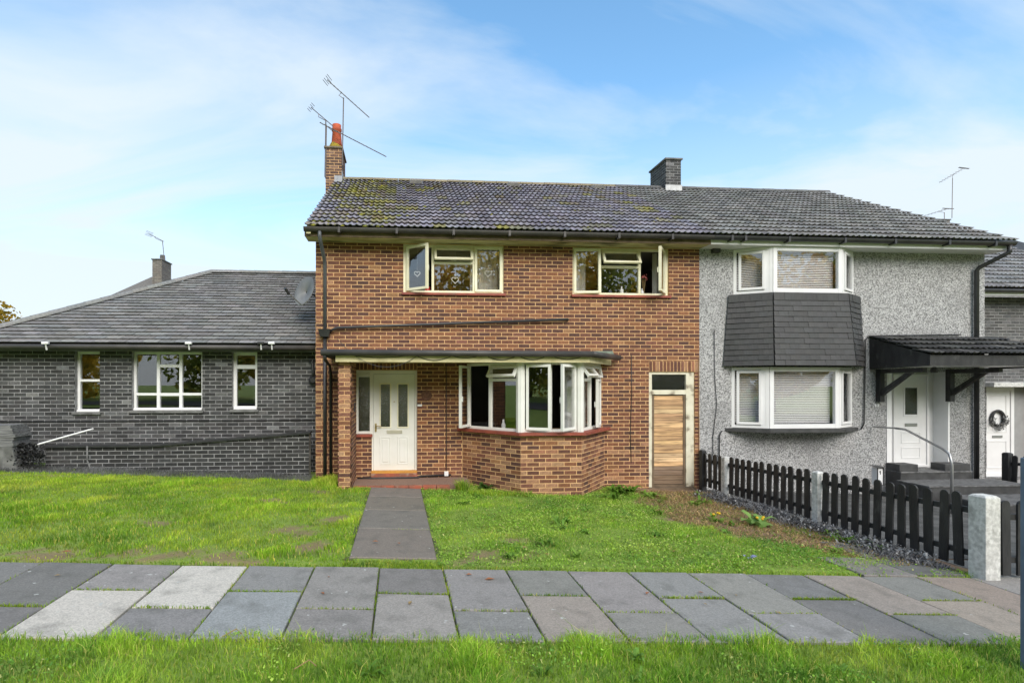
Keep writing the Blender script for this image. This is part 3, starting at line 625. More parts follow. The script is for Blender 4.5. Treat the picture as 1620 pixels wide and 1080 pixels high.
# ---- front door with sidelight
Wd = T(DO[0], .05, 0); dw = DO[1] - DO[0]; dm = lx(588, DO[0])
m = MB(); m.box(0, .045, 0, .08, SIDE_Z, 2.03); m.box(dm - .04, dm + .03, 0, .08, .088, 2.03); m.box(dw - .045, dw, 0, .08, .088, 2.03); m.box(.045, dw - .045, .001, .079, 1.96, 2.03); m.box(.045, dm - .04, .001, .079, SIDE_Z, SIDE_Z + .05)
df = m.build('door_frame', UPVC, house, Wd, bevel=.004)
pane(df, Wd, .045, dm - .04, SIDE_Z + .05, 1.93, .03, FROST, 'sidelight_pane')
m = MB(); m.box(.045, dm - .04, -.03, .06, 1.90, 1.958); m.build('trickle_vent', UPVC, df, Wd)
d0, d1, z0, z1 = dm + .034, dw - .049, .09, 1.955
m = MB(); pw = (d1 - d0); gx = [(d0 + pw * .17, d0 + pw * .40), (d0 + pw * .60, d0 + pw * .83)]; gz0, gz1 = .93, 1.76
holes_d = [(a, b, gz0, gz1) for a, b in gx]
us = [d0, gx[0][0], gx[0][1], gx[1][0], gx[1][1], d1]
for i in range(5):
    if i in (1, 3): m.box(us[i], us[i + 1], .02, .06, z0, gz0); m.box(us[i], us[i + 1], .02, .06, gz1, z1)
    else: m.box(us[i], us[i + 1], .02, .06, z0, z1)
dr = m.build('front_door', UPVC, house, Wd)
for a, b in gx:
    pane(dr, Wd, a, b, gz0, gz1, .035, FROST, 'door_pane'); k = MB(); bars(k, a - .022, b + .022, gz0 - .022, gz1 + .022, .024, .008, .0195); k.build('glazing_bead', CREAM, dr, Wd, bevel=.003)
    k = MB(); bars(k, a - .015, b + .015, .2, .74, .02, .012, .0195); k.box(a + .03, b - .03, .010, .0195, .245, .695); k.build('raised_panel', UPVC, dr, Wd, bevel=.004)
m = MB(); m.box(d0 + pw * .32, d0 + pw * .70, .008, .0195, .80, .87); m.build('letter_plate', LETTER, dr, Wd, bevel=.004)
m = MB(); m.box(d0 + .025, d0 + .06, .004, .0195, .84, 1.0); m.tube([(d0 + .042, .005, .95), (d0 + .042, -.035, .95), (d0 + .06, -.04, .955), (d0 + .15, -.04, .945)], .009, 8); m.build('door_handle', BRASS, dr, Wd, smooth=False)
m = MB(); m.lathe([(.012, 0), (.012, .02)], 0, 0, 10); m.build('spyhole', BRASS, dr, Wd @ T(d0 + pw * .5, .0195, 1.42) @ RX(R(90)))
m = MB(); m.box(DO[0] - .01, door_side[1] + .015, -.04, .06, SIDE_Z - .055, SIDE_Z - .002); m.build('sidelight_sill', REDSILL, house, bevel=.005)
m = MB(); m.box(door_side[1] - .01, DO[1], -.09, .1, -.04, .052); th_ = m.build('threshold', REDPAINT, house, bevel=.006)
m = MB(); m.box(door_side[1] - .005, DO[1] - .005, -.075, .1, .0525, .088); m.build('threshold_edge', mat('yellow_ochre_edge', S(206, 150, 60), S(180, 124, 52), rough=.7, scale=9, coord='World'), th_)
# porch floor: red tiles on edge along the front
m = MB(); m.prism([(PX1 + .002, -.006), (PX1 + .002, -.72), (.9, -.72), (1.3, -.5), (1.3, -.03)], -.35, -.045); ps = m.build('porch_step', mat('speckled_screed', S(140, 112, 96), S(112, 92, 80), rough=.9, scale=60, detail=2, bump=.4, coord='World'), house)
for i in range(7):
    x = PX1 + .012 + i * .247; m = MB(); m.box(x, x + .24, -.82, -.722, -.35, -.047 + random.uniform(-.004, .002)); m.build('step_tile', REDPAINT, ps, bevel=.008)
# timber side door
tw_, t0, t1 = TD[1] - TD[0], TD[2] + .05, TD[3]
Wd = T(TD[0], .04, 0)
m = MB(); m.box(0, .075, -.02, .08, t0, t1); m.box(tw_ - .17, tw_, -.02, .08, t0, t1); m.box(.075, tw_ - .17, -.019, .079, t1 - .055, t1); tr = at(1060, 617, 0)[1]; m.box(.075, tw_ - .17, -.019, .079, tr - .09, tr + .005)
sf = m.build('side_door_frame', WPAINT, house, Wd, bevel=.005)
pane(sf, Wd, .075, tw_ - .17, tr + .005, t1 - .055, .03, glass_mat('dusty_glass', (.30, .33, .31, 1), 1.6, .15), 'fanlight_pane')
m = MB(); m.box(.076, .13, .0, .06, t0, tr - .091); m.box(tw_ - .215, tw_ - .172, .0, .06, t0, tr - .091); m.box(.131, tw_ - .216, .002, .06, t0, t0 + .05); sdr = m.build('side_door', GREYWOOD, house, Wd)
z = t0 + .055; top = tr - .094; k = 0; hs_ = [.085, .075, .1, .11, .1, .095, .1, .1, .09, .1, .095, .1, .085, .1, .095, .1, .1, .095, .06, .06]
while z < top - .02:
    h = min(random.uniform(.075, .108), top - z); q = (z - t0) / (top - t0)
    c = random.choice([S(206, 170, 124), S(192, 156, 114), S(178, 144, 106), S(214, 184, 140)]) if q > .2 else random.choice([S(134, 112, 92), S(122, 102, 84)])
    m = MB(); y = .012 + random.uniform(-.007, .007); m.box(.133, tw_ - .218, y, y + .04, z + .003, z + h - .003); m.build('plank', PINE, sdr, Wd, color=jit(c, .2), bevel=.003); z += h
m = MB(); m.box(TD[0] - .02, TD[1], -.05, .16, TD[2] - .1, TD[2] + .048); m.build('side_door_step', GREYWOOD, house)
# ---- bay window
m = MB(); o_ = .09
sp = [(BX[0] - .1, -.0015), (BX[1] - .05, -BD - o_), (BX[2] + .05, -BD - o_), (BX[3] + .12, -.0015), (BX[3] - .2, -.0015), (BX[2] - .05, -BD + .1), (BX[1] + .05, -BD + .1), (BX[0] + .2, -.0015)]
m.prism([sp[0], sp[1], sp[6], sp[7]], BSZ - .05, BSZ - .002); m.prism([sp[1], sp[2], sp[5], sp[6]], BSZ - .05, BSZ - .002); m.prism([sp[2], sp[3], sp[4], sp[5]], BSZ - .05, BSZ - .002)
m.build('bay_sill', REDSILL, house)
bh = BTZ - BSZ; tzb = at(790, 601, -.5)[1] - BSZ
off = .05
Wb0 = WB[0] @ T(.08, off, BSZ); l0 = splay - .12; c0 = l0 * .42
window(house, Wb0, l0, bh, [(.05, c0, .04, bh - .05, 'L', 72), (c0 + .06, l0 - .04, tzb + .03, bh - .05, 'T', 34), (c0 + .06, l0 - .05, .055, tzb - .025, 'F', 0)], UPVC, mull=[(c0 + .005, c0 + .06, .05, bh - .05), (c0 + .06, l0 - .05, tzb - .025, tzb + .03)], name='bay_window')
Wb1 = WB[1] @ T(.04, off, BSZ); l1 = BX[2] - BX[1] - .08; c1 = l1 * .5
window(house, Wb1, l1, bh, [(.06, c1 - .02, .04, bh - .05, 'L', 22), (c1 + .03, l1 - .05, .04, bh - .05, 'R', 40)], UPVC, mull=[(c1 - .02, c1 + .03, .05, bh - .05)], name='bay_window')
Wb2 = WB[2] @ T(.04, off, BSZ); l2 = splay2 - .12; c2 = l2 * .52
window(house, Wb2, l2, bh, [(.05, c2 - .03, tzb + .03, bh - .05, 'T', 38), (.05, c2 - .03, .055, tzb - .025, 'F', 0), (c2 + .02, l2 - .045, .04, tzb + .02, 'R', 12), (c2 + .02, l2 - .045, tzb + .05, bh - .05, 'T', 10)], UPVC, mull=[(c2 - .03, c2 + .02, .05, bh - .05), (.05, c2 - .03, tzb - .025, tzb + .03)], name='bay_window')
for x, y in ((BX[1], -BD), (BX[2], -BD)):       # corner posts
    m = MB(); m.lathe([(.075, BSZ), (.075, BTZ)], x + (.01 if x < 2.7 else -.01), y + .075, 8); m.build('corner_post', UPVC, house)
m = MB(); m.prism([(BX[0] + .1, 0.3), (BX[0] + .12, -.02), (BX[1] + .04, -BD + .1), (BX[2] - .04, -BD + .1), (BX[3] - .12, -.02), (BX[3] - .1, .3)], .78, .84); m.build('inner_sill', UPVC, house)
curtain(BX[3] - .75, BX[3] - .35, .85, BTZ, .1, wv=.02); curtain(BX[3] - .95, BX[3] - .6, .85, BTZ, -.30, wv=.02)
# ---- canopy over porch and bay
CZ0, CZ1 = 2.165, 2.30; CF = -1.12
plan = [(PX0 - .02, -.004), (PX0 - .02, CF), (BX[2] + .08, CF), (BX[3] + .11, -.004)]
m = MB(); m.prism(plan, CZ0 + .02, CZ1 - .005); m.prism([(p[0], p[1]) for p in plan], CZ0 + .001, CZ0 + .019); cp = m.build('canopy', CREAMP, house)
m = MB(); m.box(PX0 - .022, BX[2] + .09, CF - .022, CF - .001, CZ0 - .025, CZ1); L = math.hypot(BX[3] + .11 - BX[2] - .08, CF); Wf = T(BX[2] + .08, CF, 0) @ RZ(math.atan2(-CF, BX[3] + .03 - BX[2])); m.box(.0, L, -.022, -.001, CZ0 - .025, CZ1 - .003, m=Wf); m.build('canopy_fascia', CREAMP, cp)
m = MB(); m.prism([(XL + .3, -.005), (XL + .3, CF - .06), (BX[2] + .12, CF - .06), (BX[3] + .2, -.005)], CZ1 + .001, CZ1 + .035); m.add([(XL + .3, -.006, CZ1 + .12), (BX[3] + .16, -.006, CZ1 + .12), (BX[3] + .16, -.09, CZ1 + .036), (XL + .3, -.09, CZ1 + .036)], [(0, 1, 2, 3)[::-1]]); m.build('canopy_roof', FELT, cp)
gy = CF - .085
m = MB(); g_ = [(XL + .28, gy), (BX[2] + .13, gy), (BX[3] + .24, -.12)]
m.tube([(g_[0][0], gy, CZ1 - .005), (g_[1][0], gy, CZ1 - .015)], .055, 10); m.tube([(g_[1][0] - .02, gy, CZ1 - .015), (g_[2][0], g_[2][1], CZ1 - .02)], .055, 10); m.build('canopy_gutter', GUTTER, cp, smooth=True)
m = MB(); m.prism([(XL + .3, -.01), (XL + .3, CF), (PX0 - .025, CF), (PX0 - .025, -.01)], CZ1 - .06, CZ1 - .001); m.build('canopy_overhang', BLACKW, cp)
dpx = ax(516, -.07); m = MB(); m.tube([(g_[0][0] + .06, gy, CZ1 - .05), (g_[0][0] + .06, gy + .06, CZ1 - .12), (px_ + .12, -.3, CZ1 - .2), (px_ + .11, -.07, CZ1 - .32), (px_ + .11, -.06, -.05)], .028, 8); m.build('canopy_downpipe', BLACKP, cp, smooth=True)
# cables slung along the fascia and down the wall
def cable(name, pts, r=.006, mt=BLACKP, parent=None): m = MB(); m.tube(pts, r, 5); return m.build(name, mt, parent, smooth=True)
def sag(p, q, d, n=8): return [tuple(p[i] + (q[i] - p[i]) * t + (-d * 4 * t * (1 - t) if i == 2 else 0) for i in range(3)) for t in [k / n for k in range(n + 1)]]
fy = CF - .035; pts = []; knots = [(-.86, CZ1 - .04), (.25, CZ1 - .03), (.9, CZ1 - .05), (1.45, CZ1 - .02), (2.05, CZ1 - .035), (2.6, CZ1 - .02), (3.25, CZ1 - .03)]
for (a, za), (b, zb) in zip(knots, knots[1:]): pts += sag((a, fy, za), (b, fy, zb), random.uniform(.04, .10))[:-1]
o = cable('fascia_cable', pts); tag(o, 'thin black cable drooping along the cream canopy fascia', 'cable')
o = cable('hanging_cable', sag((-1.05, fy - .03, 2.52), (.35, fy, CZ1 - .02), .34), .005); tag(o, 'thin loop of cable hanging in front of the porch lintel', 'cable')
x = ax(706, -.02); cable('wall_cable', [(x, -.02, 2.16), (x, -.02, 1.4), (x + .004, -.02, .6), (x, -.02, .05)], .007, parent=house)
m = MB(); m.box(x - .04, x + .04, -.05, -.007, -.02, .07); m.build('cable_box', WHITE, house, bevel=.006)
x = ax(999, -.02); cable('wall_cable', [(x, -.015, 2.35), (x + .01, -.015, 1.6), (x - .02, -.015, .8), (x, -.015, .2)], .006, parent=house)
m = MB(); m.tube([(PX1 + .03, -.09, -.03), (door_side[1], -.11, -.028), (DO[1] + .02, -.11, -.028), (DO[1] + .06, -.05, -.01), (1.0, -.03, -.0)], .016, 8); m.build('floor_pipe', BLACKP, house, smooth=True)
p = at(673, 625, 0); m = MB(); m.lathe([(.105, 0), (.105, .014), (.085, .022), (.06, .016), (.03, .024), (.0, .024)], 0, 0, 20)
pq = m.build('wall_plaque', PLAQUE, None, T(p[0] + .02, -.007, p[1]) @ RX(R(90))); tag(pq, 'round brown terracotta plaque hung on the brick wall beside the front door', 'plaque')
p = at(663.5, 641, 0); m = MB(); m.box(p[0] - .04, p[0] + .05, -.03, -.007, p[1] - .02, p[1] + .022); m.build('door_bell', WHITE, house, bevel=.006)
p = at(561, 636, -.5); m = MB(); m.box(PX1 + .0, PX1 + .025, -.52, -.47, 1.26, 1.42); m.build('bell_push', BLACKP, house, bevel=.005)
x = ax(1106, -.02); m = MB(); m.tube([(XR - .015, -.015, 2.3), (XR - .015, -.015, 1.2), (XR - .01, -.015, .3)], .009, 6); m.build('wall_cable', mat('tan_cable', S(170, 140, 110), S(150, 120, 92), rough=.6), house)

# ---- little things in the upstairs and bay windows
def heart(x, y, z, s, label, nm='heart_ornament'):
    pts = []
    for i in range(25):
        t = 2 * math.pi * i / 24; pts.append((x + s * .06 * 16 * math.sin(t) ** 3 / 16, y, z + s * .06 * (13 * math.cos(t) - 5 * math.cos(2 * t) - 2 * math.cos(3 * t) - math.cos(4 * t)) / 16))
    r = empty(nm, x, y, z, label, 'ornament', 'hanging window hearts'); m = MB(); m.tube(pts, .009, 6, False); m.build('wreath_ring', BLIND, r); m = MB(); m.tube([(x, y, z + .04), (x, y, W1[3] - .03)], .002, 4); m.build('cord', BLIND, r)
heart(ax(720, .2), .2, 3.83, 1.15, 'white heart ornament hanging in the middle pane above the front door')
heart(ax(772, .2), .2, 3.97, 1.1, 'white heart ornament hanging in the closed casement next to the brick pier')
heart(ax(660, .22), .22, 3.95, .95, 'white heart ornament hanging behind the tilted open casement')
def lathe_thing(name, label, cat, prof, x, y, z, mt): m = MB(); m.lathe([(r, z + h) for r, h in prof], x, y, 14); return tag(m.build(name, mt, smooth=True), label, cat)
m = MB(); m.box(W1[0], W1[1], .105, .3, W1[2] - .04, W1[2] + .02); m.box(W2[0], W2[1], .105, .3, W2[2] - .04, W2[2] + .02); m.build('inner_sill', CREAM, house)
lathe_thing('red_mug', 'red mug on the sill below the tilted open casement', 'mug', [(.05, 0), (.055, .02), (.055, .12), (.045, .12), (.045, .02)], ax(676, .16), .17, W1[2] + .021, RED)
lathe_thing('white_bottle', 'white bottle on the sill of the upstairs window nearest the rendered house', 'bottle', [(.035, 0), (.038, .01), (.038, .12), (.015, .15), (.015, .19)], ax(984, .16), .18, W2[2] + .021, WHITE)
lathe_thing('white_pump_bottle', 'slim white bottle standing in the wide open upstairs casement', 'bottle', [(.03, 0), (.032, .01), (.032, .09), (.012, .12), (.012, .15)], ax(1016, .16), .17, W2[2] + .021, WHITE)
fx = ax(1019, .3); fl = empty('flower_vase', fx, .32, W2[2] - .2, 'pink flowers standing in a dark vase inside the open upstairs casement', 'flowers')
m = MB(); m.lathe([(.05, W2[2] - .2), (.06, W2[2] - .1), (.04, W2[2] + .08), (.045, W2[2] + .1)], fx, .32, 12); m.build('vase', BLACKP, fl, smooth=True)
m = MB()
for i in range(26):
    a = random.uniform(0, 6.28); r = random.uniform(0, .08); c = Vector((fx + r * math.cos(a), .32 + r * math.sin(a), W2[2] + .40 + random.uniform(-.05, .09))); s = random.uniform(.015, .03); d1_ = Vector((random.uniform(-1, 1), random.uniform(-1, 1), random.uniform(-1, 1))).normalized(); d2_ = d1_.orthogonal().normalized()
    m.quad(c - d1_ * s, c + d2_ * s, c + d1_ * s, c - d2_ * s)
m.build('petals', PINK, fl)
m = MB()
for i in range(7): m.tube([(fx, .32, W2[2] + .05), (fx + random.uniform(-.05, .05), .32 + random.uniform(-.04, .04), W2[2] + .4)], .004, 4)
m.build('stems', DRY, fl)
lathe_thing('lotion_bottle', 'white bottle behind the fixed pane of the bay window', 'bottle', [(.035, 0), (.04, .02), (.04, .16), (.02, .2), (.018, .26)], 1.95, -.42, .842, WHITE)
for i, (x, y, h, s) in enumerate([(1.75, .8, 1.25, .35)]):
    t = empty('armchair', x, y, -.06, 'dark armchair seen inside the open bay window', 'armchair'); m = MB(); m.box(x - .4, x + .4, y - .35, y + .45, .05, .42); m.build('seat', BLACKW, t, bevel=.05); m = MB(); m.box(x - .4, x + .4, y + .32, y + .5, .42, .95); m.build('backrest', BLACKW, t, bevel=.05)
    for q in (-1, 1): m = MB(); m.box(x + q * .34 - .07, x + q * .34 + .07, y - .36, y + .4, .3, .62); m.build('armrest', BLACKW, t, bevel=.04)
    for q in (-.33, .33):
        for r in (-.28, .38): m = MB(); m.box(x + q - .03, x + q + .03, y + r - .03, y + r + .03, -.058, .06); m.build('leg', GREYWOOD, t)

# ---- aerials on the chimney
def aerial(name, label, base, top, boom0, boom1, nel, elen, eax, refl=None):
    a = empty(name, *base, label, 'aerial', 'rooftop television aerials'); m = MB(); m.tube([base, top], .016, 6); m.build('mast', ALU, a)
    b0, b1 = Vector(boom0), Vector(boom1); m = MB(); m.tube([b0, b1], .011, 6); m.build('boom', ALU, a)
    mid = b0.lerp(b1, .35); m = MB(); m.tube([Vector(top) - Vector((0, 0, .02)), (Vector(top) + mid) / 2 + Vector((-.1, 0, 0)), mid], .009, 5); m.build('bracket', ALU, a)
    eax = Vector(eax).normalized()
    for i in range(nel):
        p = b0.lerp(b1, (i + .5) / nel); L = elen * (1 - .35 * i / nel); m = MB(); m.tube([p - eax * L / 2, p + eax * L / 2], .006, 4); m.build('element', ALU, a)
    if refl:
        u = (b1 - b0).normalized().cross(eax)
        for j in (-1, -.4, .4, 1):
            m = MB(); q = b0 + u * .09 * j; m.tube([q - eax * refl / 2, q + eax * refl / 2], .007, 4); m.build('reflector_rod', ALU, a)
    return a
def P3(px, py, Y): q = at(px, py, Y); return (q[0], Y, q[1])
aerial('tv_aerial', 'tall television aerial pointing down right above the orange chimney pot', P3(541.5, 262, 3.73), P3(543.5, 155, 3.73), P3(518, 127, 3.9), P3(584, 186, 3.3), 12, .24, (.25, 1, .1), .34)
aerial('tv_aerial', 'long lower television aerial crossing in front of the orange chimney pot', P3(515, 282, 3.74), P3(516.5, 198, 3.74), P3(506, 194, 3.9), P3(611, 248, 3.2), 16, .2, (.2, 1, .15), None)
aerial('tv_aerial', 'short upper television aerial left of the orange chimney pot', P3(514, 280, 3.79), P3(515.5, 190, 3.80), P3(492, 170, 3.9), P3(527, 200, 3.6), 5, .22, (.25, 1, .1), .2)

# ================================================================== the rendered house
NX1 = 12.29
nb = empty('rendered_house', 9.2, 4, G(9, 0), 'grey pebbledashed house with white bay windows and black tile hung band', 'house')
UB = (6.757, 7.36, 8.81, 9.35); UD = .33; UZ0, UZ1 = 3.575, ZS - .004
LB = (6.717, 7.29, 8.745, 9.322); LZ0, LZ1 = .885, 2.10
ND = (10.16, 11.50, -.03, 2.02)
m = MB(); nh = [(UB[0] + .03, UB[3] - .03, UZ0, UZ1 - .02), (LB[0] + .03, LB[3] - .03, LZ0, LZ1), ND]
wall_mesh(m, I4, XR + .002, NX1, -.9, ZS, nh, .26); nw = m.build('front_wall', DASH, nb)
m = MB(); m.box(NX1 - .25, NX1 - .001, .262, 8.4, -.9, ZS + .1); m.add([(NX1 - .001, .262, ZS + .1), (NX1 - .001, 8.4, ZS + .1), (NX1 - .001, RYY, RZZ - .12), (NX1 - .25, .262, ZS + .1), (NX1 - .25, 8.4, ZS + .1), (NX1 - .25, RYY, RZZ - .12)], [(0, 1, 2), (5, 4, 3), (0, 2, 5, 3), (2, 1, 4, 5)]); m.build('flank_wall', DASH, nb)
m = MB(); m.box(XR + .26, NX1 - .26, .265, 8.14, 2.3, 2.5); m.box(XR + .26, NX1 - .26, .265, 8.14, -.35, -.16); m.box(XR + .26, NX1 - .26, 4, 4.1, -.15, ZS); m.box(XR + .003, XR + .25, .263, 8.4, -.6, ZS + .1); m.box(9.7, 9.8, .27, 4, -.15, ZS); m.box(XR + .26, NX1 - .26, 8.15, 8.4, -.9, ZS + .3); m.build('floor_and_partitions', DARKROOM, nb)
nroof = roof_slope(nb, 'roof', XR + .003, NX1 + .13, 'roof_tile', GREYT)
g2 = eaves(nb, XR + .004, NX1 + .08, WHITE, WHITE, BLACKP, [XR + .35, XR + .62, 7.55, 8.7, 9.75, 10.9, 11.9])
ch2 = stack(nb, 7.40, 7.83, 3.8, 4.68, 7.1, at(1060, 253, 3.8)[1], MORTAR_G, GREY_BRICKS, CONC)
m = MB(); zc = at(1060, 253, 3.8)[1]; m.lathe([(.17, zc + .04), (.15, zc + .09), (.14, zc + .14), (.10, zc + .14)], 7.62, 4.2, 14); m.build('chimney_pot', CONC, ch2, smooth=True)
m = MB(); m.box(7.38, 7.85, 3.775, 3.798, 7.02, 7.30); m.build('flashing', mat('white_flashing', (.6, .6, .6, 1), (.45, .45, .45, 1), rough=.7, scale=9), ch2)
def bay(bx, d, z0, z1, tops, nm):
    s1 = math.hypot(bx[1] - bx[0], d); s2 = math.hypot(bx[3] - bx[2], d)
    Ws = [T(bx[0], 0, z0) @ RZ(math.atan2(-d, bx[1] - bx[0])), T(bx[1], -d, z0), T(bx[2], -d, z0) @ RZ(math.atan2(d, bx[3] - bx[2]))]
    h = z1 - z0
    for i, (Wm, l) in enumerate(zip(Ws, (s1, bx[2] - bx[1], s2))):
        a, b = (.0, l) if i == 1 else ((.0, l - .012) if i == 0 else (.012, l))
        l_ = b - a; Wn = Wm @ T(a, .002, 0)
        if i == 1: window(nb, Wn, l_, h, [(.085, l_ - .085, .085, h - .085, 'F', 0)], WHITE, fw=.085, name=nm)
        else: window(nb, Wn, l_, h, [(.09, l_ - .13 if i == 0 else l_ - .06, .07, h - .07, 'L' if i == 0 else 'R', 0)], WHITE, fw=.06, name=nm, mull=[(l_ - .14, l_ - .06, .06, h - .06)] if i == 0 else [(.06, .09, .06, h - .06)])
        blind(nb, Wn @ T(.08, 0, 0), l_ - .16, .1, h - .08)
    m = MB(); m.prism([(bx[0] + .05, .25), (bx[0] + .05, -.0), (bx[1] + .02, -d + .08), (bx[2] - .02, -d + .08), (bx[3] - .05, 0), (bx[3] - .05, .25)], z0 - .04, z0 + .02); m.prism([(bx[0] + .05, .25), (bx[0] + .05, -.0), (bx[1] + .02, -d + .08), (bx[2] - .02, -d + .08), (bx[3] - .05, 0), (bx[3] - .05, .25)], z1 - .02, z1 + .0035); m.build('bay_lining', WHITE, nb)
bay(UB, UD, UZ0, UZ1, 0, 'bay_window'); bay(LB, UD, LZ0, LZ1, 0, 'bay_window')
# tile hung band between the bays
def bandpts(t):          # t 0 at the top, 1 at the bottom
    d = .36 + .13 * t; e = .11 * t; return [(6.66 - e, -.0), (7.31 - e * .6, -d), (8.86 + e * .4, -d), (9.45 + e, -.0)]
BT, BB = 3.555, 2.125
m = MB(); pt, pb = bandpts(0), bandpts(1)
m.add([(x, y + .02, BT) for x, y in pt] + [(x, y + .02, BB) for x, y in pb], [(0, 4, 5, 1), (1, 5, 6, 2), (2, 6, 7, 3), (4, 7, 6, 5), (0, 1, 2, 3)]); band = m.build('tile_hung_band', BLACKW, nb)
tme = MB(); tme.add([(0, -.02, 0), (1, -.02, 0), (1, -.016, .15), (0, -.016, .15), (0, .0, .016), (1, .0, .016), (1, 0, .15), (0, 0, .15)], [(0, 1, 2, 3), (4, 5, 1, 0)[::1], (0, 3, 7, 4), (1, 5, 6, 2), (3, 2, 6, 7)]); tme = tme.mesh('hung_tile', HUNG_O); nrow = 12; gg = (BT - .15 - BB) / nrow
for k in range(nrow + 1):
    zb = BB + k * gg; t = 1 - (zb - BB) / (BT - BB); p = bandpts(t); p2 = bandpts(max(0, t - .15 / (BT - BB)))
    for i in range(3):
        a, b = Vector(p[i]), Vector(p[i + 1]); a2 = Vector(p2[i]); L = (b - a).length; n = max(2, round(L / (.17 if i != 1 else .21)))
        ang = math.atan2(b.y - a.y, b.x - a.x); edges = [0] + [(j + (.5 if k % 2 else 0)) / n * L for j in range(1 if not k % 2 else 0, n)] + [L]
        for u0, u1 in zip(edges, edges[1:]):
            if u1 - u0 < .01: continue
            o = bpy.data.objects.new('hung_tile', tme); o.color = jit(S(54, 54, 54), .16)
            hgt = 1.0 if k < nrow else 1.02
            link(o, band, T(a.x, a.y, zb) @ RZ(ang) @ T(u0 + .001, -.03 + random.uniform(-.003, .003), 0) @ RX(R(-10 if k < nrow else -4)) @ Matrix.Diagonal((u1 - u0 - .002, 1, hgt, 1)))
# sill with cable, number plate, box by the eaves
m = MB(); d = UD + .09; m.prism([(6.58, -.003), (LB[1] - .06, -d), (LB[2] + .06, -d), (9.46, -.003)], LZ0 - .075, LZ0 - .01); m.build('bay_sill', DARKSTEP, nb)
x0 = ax(1133, -.03); m = MB(); m.box(x0 - .09, x0 + .06, -.08, -.003, at(1133, 401, 0)[1], at(1133, 388, 0)[1]); m.build('junction_box', BLACKP, nb)
cable('wall_cable', [P3(1130, 522, -.02), P3(1131, 600, -.02), P3(1134, 640, -.02), P3(1128, 690, -.02), P3(1128, 735, -.02)], .007, parent=nb)
cable('wall_cable', [P3(1142, 681, -.03), P3(1138, 690, -.03), P3(1138, 740, -.03)], .012, parent=nb)
cable('wall_cable', [P3(1362, 679, -.03), P3(1367, 670, -.03), P3(1369, 560, -.03), P3(1369, 538, -.03), P3(1375, 531, -.03), P3(1520, 529, -.03)], .013, parent=nb)
p = at(1384, 641, 0); m = MB(); m.box(p[0] - .075, p[0] + .075, -.016, -.002, p[1] - .045, p[1] + .045); nbp = m.build('number_plate', DASH, nb)
m = MB()
for q in (.0, .055):
    x = p[0] + q; m.box(x - .009, x + .009, -.022, -.0165, p[1] - .026, p[1] + .026); m.box(x - .02, x + .02, -.021, -.0165, p[1] - .03, p[1] - .02); m.box(x - .02, x - .009, -.021, -.0165, p[1] + .014, p[1] + .026)
m.build('number', WHITE, nbp)
# door in its recess
rx0, rx1 = ND[0], ND[1]; dx0, dx1 = at(1414, 600, .3)[0], at(1462, 600, .3)[0]
for b_ in ((rx0 + .001, rx0 + .04, .0, .3), (rx1 - .04, rx1 - .001, .0, .3), (rx0 - .08, rx0, -.012, -.002)): m = MB(); m.box(*b_, ND[2] + .01, ND[3]); m.build('door_surround', WHITE, nb)
m = MB(); m.box(rx0 + .04, rx1 - .04, .30, .36, ND[2], ND[3]); pan = m.build('door_screen', WHITE, nb)
dz0, dz1 = .02, 1.92; m = MB(); bars(m, dx0 - .06, dx1 + .06, dz0 - .03, dz1 + .06, .055, .24, .299); m.build('door_frame', WHITE, nb, bevel=.005)
m = MB(); m.box(dx0, dx1, .262, .298, dz0, dz1); nd = m.build('front_door', WHITE, nb)
c = (dx0 + dx1) / 2; wd = dx1 - dx0
m = MB(); bars(m, c - .15 * wd / .6, c + .15 * wd / .6, 1.08, 1.72, .035, .25, .2615); m.build('glazing_bead', WHITE, nd, bevel=.004)
pane(nd, I4, c - .115 * wd / .6, c + .115 * wd / .6, 1.115, 1.685, .254, glass_mat('leaded_glass', (.3, .3, .3, 1), 2.5, .1), 'door_pane')
for za, zb in ((.18, .42), (.5, .74)): m = MB(); bars(m, c - wd * .32, c + wd * .32, za, zb, .025, .253, .2615); m.build('raised_panel', WHITE, nd, bevel=.004)
m = MB(); m.box(c - .14, c + .14, .25, .2615, .86, .93); m.build('letter_plate', STEEL, nd, bevel=.004)
# steps
st = empty('door_steps', 11, -.7, G(11, -.7), 'dark concrete steps rising to the rendered house front door', 'steps')
for n_, (a, b, y0, y1, zb, ztop) in enumerate([(rx0 - .1, rx1 + .12, -.32, -.003, -.9, -.03), (rx0 - .2, rx1 + .55, -.95, -.322, -.9, -.19), (rx0 + .1, rx1 + .85, -1.75, -.952, -.9, -.36)]):
    m = MB(); m.box(a, b, y0, y1, zb, ztop); m.build('riser', DARKSTEP, st); m = MB(); m.box(a - .0, b + .0, y0 - .012, y1 - .001, ztop + .001, ztop + .03); m.build('tread', STEPTOP, st, bevel=.006)
for a, b in ((rx0 - .1, rx0 + .3), (rx1 - .45, rx1 + .1)): m = MB(); m.box(a, b, -.3, -.01, .001, .14); m.build('plinth', DARKSTEP, st, bevel=.006)
hr = empty('handrail', 10.3, -1.5, -.4, 'bent grey steel handrail beside the steps of the rendered house', 'handrail')
yb = -1.8; q0 = P3(1416, 677, -.5); q1 = P3(1492, 710, -1.62); q2 = P3(1502, 718, yb + .03); q3 = P3(1506, 735, yb); m = MB()
m.tube([q0, P3(1432, 679, -.65), q1, q2, q3, (q3[0], yb, -.45)], .021, 10); m.build('rail', STEEL, hr, smooth=True)
m = MB(); m.tube([q0, (q0[0], -.03, q0[2] - .01)], .016, 8); m.lathe([(.04, 0), (.04, .03)], 0, 0, 10); m.build('wall_bracket', STEEL, hr)
